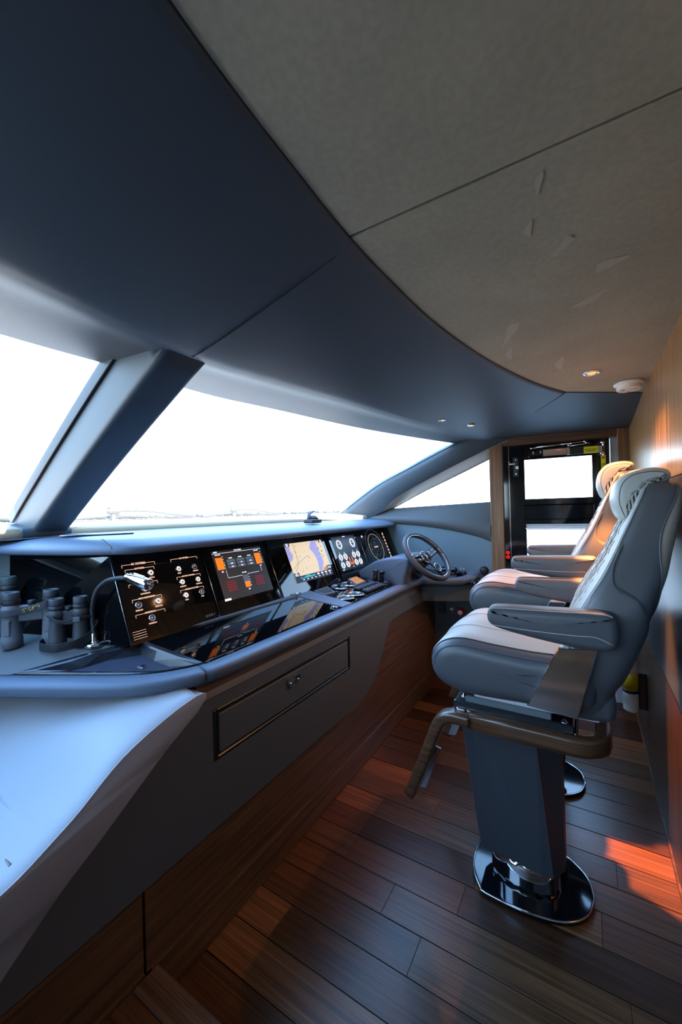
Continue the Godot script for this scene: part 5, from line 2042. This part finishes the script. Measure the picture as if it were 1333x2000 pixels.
func downlight(label: String, at: Vector3, nrm: Vector3, r: float, energy: float, deg: float, lit: bool):
	var o := thing("downlight", label, "ceiling light", at)
	o.set_meta("group", "recessed ceiling lights")
	var b := basis_y(nrm)
	var st := mb()
	lathe(st, [[r * 0.62, 0.001], [r * 0.66, 0.004], [r * 0.85, 0.005], [r, 0.0025], [r * 1.02, -0.002], [r * 0.62, -0.002]], at, b, 32)
	part("bezel", st, M.chrome, o)
	st = mb()
	lathe(st, [[0.0, -0.0005], [r * 0.62, -0.0005], [r * 0.62, 0.0015], [0.0, 0.0025]], at, b, 24)
	part("lamp_glass", st, M.lamp_warm if lit else M.lamp_low, o)
	if energy > 0.0:
		spot(at + nrm * 0.012, nrm, Color(1.0, 0.60, 0.30), energy, deg, "downlight_beam")

func build_small_things():
	glow("lamp_low", Color(1.0, 0.55, 0.2), 1.5)
	downlight("recessed chrome downlight in the suede ceiling, nearest the white smoke detector", V(-0.033, 1.978, 2.06), Vector3.DOWN, 0.034, 0.13, 34.0, false)
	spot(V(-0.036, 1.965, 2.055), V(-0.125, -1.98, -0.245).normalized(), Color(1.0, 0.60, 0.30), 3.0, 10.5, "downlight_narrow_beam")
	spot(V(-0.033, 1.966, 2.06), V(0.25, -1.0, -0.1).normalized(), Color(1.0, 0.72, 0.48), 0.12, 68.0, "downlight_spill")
	downlight("small glowing amber spotlight in the dark headliner, left of the pair", V(0.70, 1.915, 2.27), Vector3(-0.05, -1, 0.02).normalized(), 0.022, 0.05, 40.0, true)
	downlight("small glowing amber spotlight in the dark headliner, right of the pair", V(0.605, 1.922, 2.56), Vector3(-0.05, -1, 0.02).normalized(), 0.022, 0.05, 40.0, true)
	smoke_detector()
	steering_wheel()
	compass()
	reading_lamp()
	binoculars("tall grey binoculars standing upright with a lettered black neck strap", [V(1.77, 0.945, 0.592), V(1.700, 0.945, 0.690)], 0.197, 0.0315, "binocular_grey", 0)
	binoculars("black binoculars standing beside the gooseneck lamp with their strap looped round the foot", [V(1.618, 0.940, 0.672), V(1.568, 0.942, 0.728)], 0.178, 0.028, "binocular_rubber", 1)
	binoculars("dark green binoculars half cut off by the left edge behind the grey pair", [V(2.03, 0.945, 0.59), V(1.95, 0.945, 0.645)], 0.235, 0.033, "binocular_green", 2)
	handsets()
	extinguisher()
	# kill switch and plate on the footwell side
	var P := func(u, v, q): return V(u, v, wall_d(u) - 0.076 + q)
	var o := thing("battery_switch", "round red rotary switch on the dark panel below the starboard shelf", "switch", P.call(0.868, 0.585, 0.0))
	var bz := Basis(Vector3.RIGHT, PI / 2)
	var st := mb()
	lathe(st, [[0.0, -0.002], [0.034, -0.002], [0.034, 0.01], [0.030, 0.018], [0.027, 0.030], [0.0, 0.030]], P.call(0.868, 0.585, 0.0), bz, 24)
	part("red_knob", st, M.red_plastic, o)
	st = mb()
	lathe(st, [[0.0, 0.03], [0.019, 0.03], [0.017, 0.032], [0.006, 0.033], [0.0, 0.033]], P.call(0.868, 0.582, 0.0), bz, 24)
	part("white_dial", st, M.white_plastic, o)
	st = mb(true)
	box(st, P.call(0.866, 0.627, -0.006), Vector3(0.024, 0.008, 0.006), 0.001)
	part("green_mark", st, M.green_plastic, o)
	st = mb(true)
	box(st, P.call(0.94, 0.597, -0.002), Vector3(0.030, 0.018, 0.003), 0.001)
	tag(part("label_plate", st, M.bottle_paper), "small pale label plate left of the red rotary switch", "label")
	o = thing("toggle_switch", "tiny metal toggle under the pale label plate", "switch", P.call(0.938, 0.57, 0.0))
	st = mb()
	lathe(st, [[0.0, -0.002], [0.007, -0.002], [0.006, 0.004], [0.0, 0.004]], P.call(0.938, 0.572, 0.0), bz, 12)
	part("nut", st, M.brass_gold, o)
	st = mb()
	tube(st, [P.call(0.938, 0.572, -0.003), P.call(0.940, 0.560, -0.02)], [0.0022, 0.0034], 8)
	part("toggle", st, M.brass_gold, o)
	# round covered socket on the teal panel
	var Q := func(u, v, q): return V(u, v, wall_d(u) + 0.012 + q)
	o = thing("socket_cap", "round black capped socket on the teal panel just left of the door post", "socket", Q.call(0.705, 0.905, 0.0))
	st = mb()
	lathe(st, [[0.0, -0.002], [0.034, -0.002], [0.034, 0.008], [0.028, 0.012], [0.028, 0.026], [0.022, 0.031], [0.0, 0.032]], Q.call(0.705, 0.905, 0.0), bz, 28)
	part("cap", st, M.black_rubber, o)
	st = mb()
	tube(st, [Q.call(0.705, 0.875, -0.006), Q.call(0.700, 0.862, -0.012), Q.call(0.706, 0.858, -0.02)], 0.005, 8)
	part("cap_strap", st, M.black_rubber, o)

func smoke_detector():
	var c := V(-0.183, 1.979, 2.335)
	var o := thing("smoke_detector", "round white smoke detector on the ceiling in the corner by the wood wall", "smoke detector", c)
	var dn := Basis(Vector3.RIGHT, PI)
	var st := mb()
	lathe(st, [[0.0, 0.0], [0.058, 0.0], [0.060, 0.004], [0.060, 0.010], [0.055, 0.012], [0.052, 0.014], [0.0, 0.014]], c, dn, 40)
	part("base_ring", st, M.white_plastic, o)
	st = mb(true)
	lathe(st, [[0.0, 0.014], [0.050, 0.014], [0.050, 0.032], [0.044, 0.037], [0.0, 0.038]], c, dn, 40)
	part("body", st, M.white_plastic, o)
	for k in 3:
		st = mb(true)
		var w := TAU * (k + 0.2) / 3.0
		box(st, c + Vector3(cos(w) * 0.028, -0.0385, sin(w) * 0.028), Vector3(0.020, 0.002, 0.006), 0.0005, Basis(Vector3.UP, -w + 0.4))
		part("vent_slot", st, M.leather_taupe, o)

func steering_wheel():
	var c := V(0.958, 1.076, 2.68)
	var ax := Vector3(0.747, 0.665, 0.18).normalized() # towards the seat
	var o := thing("steering_wheel", "black leather steering wheel with chrome-edged spokes, tilted over the console", "steering wheel", c)
	var b := basis_y(ax)
	var u := (Vector3(0, 0, -1) - ax * ax.dot(Vector3(0, 0, -1))).normalized()
	var v := ax.cross(u).normalized()
	if v.y < 0:
		v = -v
	var R2 := func(w: float, r: float, up: float): return c + (u * cos(w) + v * sin(w)) * r + ax * up
	var st := mb()
	var rings := []
	for k in 65:
		var w := TAU * k / 64.0
		var ring := []
		for q in 14:
			var p := TAU * q / 14.0
			ring.append(R2.call(w, 0.190 + cos(p) * 0.0155, sin(p) * 0.021))
		rings.append(ring)
	skin(st, rings, true, false)
	part("rim", st, M.binocular_rubber, o)
	st = mb()
	var ring1 := []
	for k in 64:
		ring1.append(R2.call(TAU * k / 64.0, 0.1775, 0.014))
	tube(st, ring1, 0.0022, 6, true)
	part("chrome_inlay", st, M.chrome, o)
	st = mb()
	lathe(st, [[0.0, -0.05], [0.040, -0.05], [0.052, -0.02], [0.052, -0.004], [0.046, 0.004], [0.0, 0.008]], c + ax * -0.012, b, 36)
	part("hub", st, M.black_satin, o)
	st = mb()
	var ring2 := []
	for k in 40:
		ring2.append(R2.call(TAU * k / 40.0, 0.048, -0.010))
	tube(st, ring2, 0.0022, 6, true)
	part("hub_ring", st, M.chrome, o)
	st = mb(true)
	box(st, c + ax * -0.002, Vector3(0.022, 0.002, 0.016), 0.0008, Basis(v, ax, u))
	part("hub_emblem", st, M.chrome, o)
	for s in [[0.12, 1], [PI - 0.12, 1], [-PI / 2, 0]]:
		var w: float = s[0]
		st = mb()
		if s[1] == 1:
			for e in [-1.0, 1.0]:
				tube(st, [R2.call(w + e * 0.42, 0.046, -0.012), R2.call(w + e * 0.20, 0.105, -0.004), R2.call(w + e * 0.10, 0.180, 0.0)], [0.010, 0.008, 0.009], 10)
			part("spoke", st, M.black_satin, o)
			st = mb()
			for e in [-1.0, 1.0]:
				tube(st, [R2.call(w + e * 0.36, 0.050, -0.001), R2.call(w + e * 0.14, 0.107, 0.006), R2.call(w + e * 0.04, 0.178, 0.008)], 0.0024, 6)
			tube(st, [R2.call(w - 0.36, 0.052, -0.001), R2.call(w, 0.060, 0.001), R2.call(w + 0.36, 0.052, -0.001)], 0.002, 6)
			part("chrome_edge", st, M.chrome, o)
		else:
			tube(st, [R2.call(w, 0.045, -0.012), R2.call(w, 0.10, -0.004), R2.call(w, 0.180, 0.0)], [0.012, 0.011, 0.010], 10)
			part("spoke", st, M.black_satin, o)
			st = mb()
			var rr := []
			var cc: Vector3 = R2.call(w, 0.105, 0.010)
			for k in 28:
				rr.append(cc + (u * cos(TAU * k / 28) + v * sin(TAU * k / 28)) * 0.030)
			tube(st, rr, 0.003, 6, true)
			part("chrome_ring", st, M.chrome, o)
			st = mb()
			lathe(st, [[0.0, 0.0], [0.026, 0.0], [0.024, 0.010], [0.0, 0.012]], R2.call(w, 0.105, 0.0), b, 24)
			part("spinner_knob", st, M.black_gloss, o)
	st = mb()
	tube(st, [c - ax * 0.03, c - ax * 0.10], 0.036, 20)
	part("shaft", st, M.black_satin, o)

func compass():
	var c := V(1.60, 1.3285, 2.22)
	var o := thing("compass", "small domed steering compass on a black square base upon the dash", "compass", c)
	var st := mb(true)
	box(st, c + Vector3(0, 0.014, 0), Vector3(0.085, 0.028, 0.105), 0.006)
	part("base", st, M.black_satin, o)
	st = mb(true)
	for k in 5:
		box(st, c + Vector3(0.0435, 0.015, 0.038 - 0.019 * k), Vector3(0.002, 0.018, 0.008), 0.0005)
	part("base_ribs", st, M.black_rubber, o)
	st = mb()
	lathe(st, [[0.0, 0.028], [0.040, 0.028], [0.041, 0.036], [0.036, 0.040], [0.0, 0.040]], c, Basis.IDENTITY, 32)
	part("collar", st, M.black_rubber, o)
	st = mb()
	lathe(st, [[0.0, 0.040], [0.029, 0.040], [0.029, 0.050], [0.010, 0.053], [0.0, 0.054]], c, Basis.IDENTITY, 32)
	var card := part("card", st, M.black_gloss, o)
	st = mb(true)
	for k in 12:
		var w := TAU * k / 12.0
		box(st, c + Vector3(cos(w) * 0.0295, 0.045, sin(w) * 0.0295), Vector3(0.002, 0.007, 0.006), 0.0, Basis(Vector3.UP, -w))
	part("card_marks", st, M.print_white, card)
	st = mb()
	var prof := []
	for k in 10:
		var w := PI / 2 * k / 9.0
		prof.append([0.036 * cos(w), 0.040 + 0.036 * sin(w)])
	lathe(st, prof, c, Basis.IDENTITY, 32)
	part("dome", st, M.compass_dome, o)
	st = mb(true)
	var rg := []
	for k in 9:
		var w := lerpf(0.1, 1.75, k / 8.0)
		var p := c + Vector3(0, 0.034 + 0.043 * sin(w), 0.043 * cos(w))
		var q := c + Vector3(0, 0.034 + 0.049 * sin(w), 0.049 * cos(w))
		rg.append([p + Vector3(-0.012, 0, 0), q + Vector3(-0.012, 0, 0), q + Vector3(0.012, 0, 0), p + Vector3(0.012, 0, 0)])
	skin(st, rg)
	part("sun_hood", st, M.binocular_rubber, o)

func reading_lamp():
	var f := V(1.53, 0.938, 0.752)
	var o := thing("gooseneck_lamp", "chrome-headed gooseneck reading lamp arching before the switch panel", "lamp", f)
	var st := mb()
	lathe(st, [[0.0, 0.0], [0.030, 0.0], [0.031, 0.004], [0.030, 0.012], [0.027, 0.014], [0.0, 0.014]], f, Basis.IDENTITY, 36)
	part("base", st, M.chrome, o)
	st = mb()
	lathe(st, [[0.0, 0.014], [0.016, 0.014], [0.010, 0.020], [0.009, 0.046], [0.0, 0.046]], f, Basis.IDENTITY, 24)
	part("ferrule", st, M.chrome, o)
	var path := smooth_path([f + Vector3(0, 0.040, 0), V(1.538, 1.03, 0.752), V(1.535, 1.082, 0.752), V(1.505, 1.138, 0.752), V(1.44, 1.178, 0.752), V(1.37, 1.193, 0.754), V(1.30, 1.199, 0.757)], 10)
	st = mb()
	tube(st, path, 0.0072, 14)
	part("gooseneck", st, M.black_rubber, o)
	st = mb()
	for i in range(2, path.size() - 1):
		var t: Vector3 = (path[i + 1] - path[i - 1]).normalized()
		var bb := basis_y(t)
		var ring := []
		for k in 12:
			ring.append(path[i] + bb * Vector3(cos(TAU * k / 12) * 0.0070, 0, sin(TAU * k / 12) * 0.0070))
		tube(st, ring, 0.0010, 4, true)
	var rib := part("neck_ribs", st, M.binocular_rubber, o)
	rib.set_meta("kind", "stuff")
	var h0 := V(1.312, 1.200, 0.757)
	var dir := (V(1.195, 1.176, 0.772) - h0).normalized()
	var b := basis_y(dir)
	st = mb()
	lathe(st, [[0.0, -0.006], [0.013, -0.006], [0.015, 0.0], [0.015, 0.012], [0.019, 0.016], [0.019, 0.100], [0.0175, 0.102], [0.0165, 0.098], [0.0165, 0.075], [0.0, 0.074]], h0, b, 32)
	part("lamp_head", st, M.chrome, o)
	st = mb()
	lathe(st, [[0.0, 0.0745], [0.0160, 0.0745], [0.0, 0.078]], h0, b, 24)
	part("lens", st, M.lens, o)
	st = mb(true)
	box(st, h0 + b * Vector3(0, 0.055, 0) + Vector3(0, 0.020, 0), Vector3(0.008, 0.05, 0.004), 0.001, b)
	part("switch", st, M.chrome, o)

func binoculars(label: String, feet: Array, h: float, r: float, m: String, variant: int):
	var o := thing("binoculars", label, "binoculars", (feet[0] + feet[1]) / 2.0)
	var k := h / 0.19
	var tops := []
	for i in 2:
		var f: Vector3 = feet[i]
		var st := mb()
		lathe(st, [[0.0, 0.002], [r * 0.86, 0.0], [r, 0.003 * k], [r * 1.03, 0.03 * k], [r * 0.98, 0.034 * k], [r * 0.92, 0.075 * k], [r * 0.84, 0.10 * k], [r * 0.86, 0.118 * k], [r * 0.95, 0.124 * k], [r * 0.95, 0.138 * k], [r * 0.86, 0.142 * k], [r * 0.82, 0.148 * k], [0.0, 0.148 * k]], f, Basis.IDENTITY, 32)
		var br := part("barrel", st, M[m], o)
		if variant == 0:
			st = mb(true)
			box(st, f + Vector3(r * 0.6, 0.07 * k, r * 0.72), Vector3(r * 0.7, 0.05 * k, 0.006), 0.002, Basis(Vector3.UP, 0.7))
			box(st, f + Vector3(r * 0.6, 0.095 * k, r * 0.70), Vector3(r * 0.8, 0.003, 0.008), 0.001, Basis(Vector3.UP, 0.7))
			part("grip_relief", st, M.binocular_grey, br)
		st = mb()
		lathe(st, [[0.0, 0.148 * k], [r * 0.86, 0.148 * k], [r * 0.88, 0.152 * k], [r * 0.88, 0.162 * k], [0.0, 0.162 * k]], f, Basis.IDENTITY, 32)
		part("focus_band", st, M.black_rubber, o)
		st = mb()
		lathe(st, [[0.0, 0.162 * k], [r * 0.80, 0.162 * k], [r * 0.82, 0.168 * k], [r * 0.82, 0.187 * k], [r * 0.76, 0.19 * k], [r * 0.58, 0.189 * k], [r * 0.52, 0.182 * k], [0.0, 0.181 * k]], f, Basis.IDENTITY, 32)
		part("eyecup", st, M[m] if variant != 0 else M.binocular_rubber, o)
		st = mb()
		lathe(st, [[0.0, 0.1815 * k], [r * 0.5, 0.1825 * k], [0.0, 0.184 * k]], f, Basis.IDENTITY, 24)
		part("lens", st, M.lens, o)
		if variant == 0:
			st = mb(true)
			for q in 30:
				var w := TAU * q / 30.0
				box(st, f + Vector3(cos(w) * r * 0.885, 0.157 * k, sin(w) * r * 0.885), Vector3(0.002, 0.009, 0.0028), 0.0, Basis(Vector3.UP, -w))
			part("knurling", st, M.black_rubber, o).set_meta("kind", "stuff")
		tops.append(f + Vector3(0, 0.19 * k, 0))
	var mid: Vector3 = (feet[0] + feet[1]) / 2.0
	var ax: Vector3 = (feet[1] - feet[0]).normalized()
	var bb := Basis(ax, Vector3.UP, ax.cross(Vector3.UP))
	var st := mb(true)
	box(st, mid + Vector3(0, 0.115 * k, 0), Vector3((feet[1] - feet[0]).length() - r * 1.3, 0.055 * k, r * 0.9), 0.004, bb)
	part("bridge", st, M[m], o)
	st = mb()
	lathe(st, [[0.0, 0.140 * k], [0.013, 0.140 * k], [0.013, 0.156 * k], [0.011, 0.158 * k], [0.0, 0.158 * k]], mid, Basis.IDENTITY, 24)
	part("focus_wheel", st, M.black_rubber, o)
	var nrm: Vector3 = ax.cross(Vector3.UP).normalized()
	if nrm.dot(Vector3(0.4, 0, 0.9)) < 0:
		nrm = -nrm
	if variant == 0:
		# strap drawn across the front, with raised lettering
		st = mb()
		var l := smooth_path([feet[0] - ax * (r + 0.002) + Vector3(0, 0.118 * k, 0), feet[0] + nrm * (r + 0.004) - ax * 0.012 + Vector3(0, 0.122 * k, 0), mid + nrm * (r * 0.9 + 0.004) + Vector3(0, 0.131 * k, 0), feet[1] + nrm * (r + 0.005) + Vector3(0, 0.146 * k, 0), feet[1] + ax * (r + 0.004) + Vector3(0, 0.15 * k, 0)], 6)
		sweep(st, l, rrect(0.003, 0.024, 0.001), Vector3.UP)
		var sp := part("neck_strap", st, M.binocular_rubber, o)
		st = mb()
		var tilt := Basis(ax, 0.0) * bb
		var fx := (ax + Vector3(0, 0.22, 0)).normalized()
		var lb := Basis(-fx, -nrm.cross(fx), nrm)
		write(st, "LEUPOLD", 0.0115, mid + nrm * (r * 0.9 + 0.0095) + ax * 0.012 + Vector3(0, 0.1345 * k, 0), lb, 0.9)
		part("strap_lettering", st, M.brass_gold, sp)
	elif variant == 1:
		st = mb()
		var l := [feet[0] + nrm * (r + 0.002) + Vector3(0, 0.124 * k, 0) - ax * 0.008, feet[0] + nrm * (r + 0.012) + ax * 0.01 + Vector3(0, 0.112 * k, 0), mid + nrm * (r + 0.010) + Vector3(0, 0.106 * k, 0), feet[1] + nrm * (r + 0.006) + Vector3(0, 0.112 * k, 0), feet[1] + nrm * (r * 0.4) + ax * (r + 0.008) + Vector3(0, 0.11 * k, 0), feet[1] + ax * (r + 0.014) + Vector3(0, 0.085 * k, 0), feet[1] + ax * (r + 0.012) + nrm * 0.01 + Vector3(0, 0.045 * k, 0), feet[1] + nrm * (r + 0.016) + Vector3(0, 0.022, 0), mid + nrm * (r + 0.026) + Vector3(0, 0.017, 0), feet[0] + nrm * (r + 0.024) + Vector3(0, 0.016, 0), feet[0] + nrm * 0.012 - ax * (r + 0.022) + Vector3(0, 0.018, 0), feet[0] - nrm * (r * 0.4) - ax * (r + 0.016) + Vector3(0, 0.028, 0)]
		var sl := smooth_path(l, 6)
		sweep(st, sl.slice(0, 30), rrect(0.003, 0.011, 0.001), Vector3.UP)
		sweep(st, sl.slice(29), rrect(0.0035, 0.028, 0.001), Vector3.UP)
		var sp := part("neck_strap", st, M.black_rubber, o)
		st = mb(true)
		box(st, feet[1] + nrm * (r + 0.008) - ax * 0.004 + Vector3(0, 0.110 * k, 0), Vector3(0.022, 0.016, 0.005), 0.001, bb)
		part("buckle", st, M.binocular_grey, sp)
	for i in 2:
		st = mb()
		var f: Vector3 = feet[i]
		var sd := -1.0 if i == 0 else 1.0
		box(st, f + ax * sd * (r * 0.98) + Vector3(0, 0.128 * k, 0), Vector3(0.008, 0.012, 0.008), 0.002, bb)
		part("strap_lug", st, M.black_rubber, o)

func handsets():
	# two wired remote controls lying on the starboard shelf
	var tb := func(u, v, w): return V(u, top_y(u) + w, v)
	var o := thing("remote_control", "long black wired remote with knobs lying at the back of the starboard shelf", "remote control", tb.call(0.96, 3.17, 0.0))
	o.set_meta("group", "handsets on the starboard shelf")
	var st := mb(true)
	var y := top_y(0.95)
	box(st, V(0.955, y + 0.035, 3.15), Vector3(0.15, 0.030, 0.052), 0.008, Basis(Vector3.BACK, 0.06))
	part("body", st, M.black_satin, o)
	st = mb(true)
	box(st, V(0.955, y + 0.010, 3.15), Vector3(0.13, 0.02, 0.06), 0.003)
	part("cradle", st, M.black_rubber, o)
	for k in 3:
		st = mb()
		lathe(st, [[0.0, 0.0], [0.009, 0.0], [0.008, 0.014], [0.0, 0.015]], V(0.995 - 0.022 * k, y + 0.048, 3.15), Basis.IDENTITY, 12)
		part("knob", st, M.black_rubber, o)
	st = mb()
	tube(st, smooth_path([V(0.88, y + 0.03, 3.15), V(0.83, y + 0.028, 3.10), V(0.79, y + 0.012, 3.04), V(0.745, y + 0.006, 2.985), V(0.715, y - 0.01, 2.955), V(0.67, y - 0.075, 2.91), V(0.63, y - 0.15, 2.88)], 6), 0.0045, 8)
	part("cable", st, M.black_rubber, o)
	o = thing("remote_control", "short flat black remote in front of the wired one on the starboard shelf", "remote control", tb.call(0.93, 2.97, 0.0))
	o.set_meta("group", "handsets on the starboard shelf")
	st = mb(true)
	y = top_y(0.89)
	box(st, V(0.895, y + 0.011, 2.985), Vector3(0.105, 0.024, 0.05), 0.006, Basis(Vector3.UP, 0.15))
	part("body", st, M.black_satin, o)
	for k in 4:
		st = mb(true)
		box(st, V(0.93 - 0.02 * k, y + 0.0235, 2.98), Vector3(0.010, 0.003, 0.014), 0.001, Basis(Vector3.UP, 0.15))
		part("key", st, M.binocular_grey, o)
	var j := thing("microphone", "black hand microphone with small bright tips at the end of the starboard shelf", "microphone", tb.call(0.86, 3.2, 0.0))
	st = mb()
	y = top_y(0.86)
	lathe(st, [[0.0, -0.04], [0.014, -0.038], [0.017, 0.0], [0.016, 0.032], [0.0, 0.04]], V(0.855, y + 0.017, 3.19), basis_y(Vector3(1, 0.25, 0.2)), 16)
	part("body", st, M.black_satin, j)
	for k in 2:
		st = mb()
		tube(st, [V(0.865 - 0.025 * k, y + 0.03, 3.19), V(0.862 - 0.025 * k, y + 0.062, 3.19)], [0.003, 0.002], 8)
		part("bright_tip", st, M.chrome, j)

func extinguisher():
	var c := V(-0.188, 0.245, 2.74)
	var o := thing("fire_extinguisher", "small white fire extinguisher with a yellow label mounted low behind the near chair", "extinguisher", c)
	var st := mb()
	lathe(st, [[0.0, 0.0], [0.030, 0.0], [0.036, 0.006], [0.037, 0.015], [0.037, 0.25], [0.032, 0.275], [0.016, 0.292], [0.014, 0.31], [0.0, 0.31]], c, Basis.IDENTITY, 32)
	part("cylinder", st, M.white_plastic, o)
	st = mb()
	lathe(st, [[0.0374, 0.125], [0.0378, 0.125], [0.0378, 0.215], [0.0374, 0.215]], c, Basis.IDENTITY, 32)
	part("yellow_label", st, M.yellow_label, o)
	st = mb()
	lathe(st, [[0.0374, 0.108], [0.039, 0.108], [0.039, 0.122], [0.0374, 0.122]], c, Basis.IDENTITY, 32)
	part("strap", st, M.black_satin, o)
	st = mb()
	lathe(st, [[0.0, 0.305], [0.013, 0.305], [0.013, 0.325], [0.0, 0.33]], c, Basis.IDENTITY, 16)
	box(st, c + Vector3(0.0, 0.335, 0.02), Vector3(0.012, 0.008, 0.07), 0.002)
	part("valve", st, M.black_satin, o)
	st = mb(true)
	box(st, c + Vector3(0.054, 0.12, 0), Vector3(0.034, 0.20, 0.03), 0.002)
	part("bracket", st, M.black_satin, o)
	st = mb(true)
	for k in 6:
		for q in 5:
			var w := 1.55 + 0.2 * q + 0.55
			box(st, c + Vector3(cos(w) * 0.0372, 0.045 + 0.009 * k, sin(w) * 0.0372), Vector3(0.0006, 0.0016, 0.006), 0.0, Basis(Vector3.UP, -w))
	part("small_print", st, M.label_ink, o).set_meta("kind", "stuff")
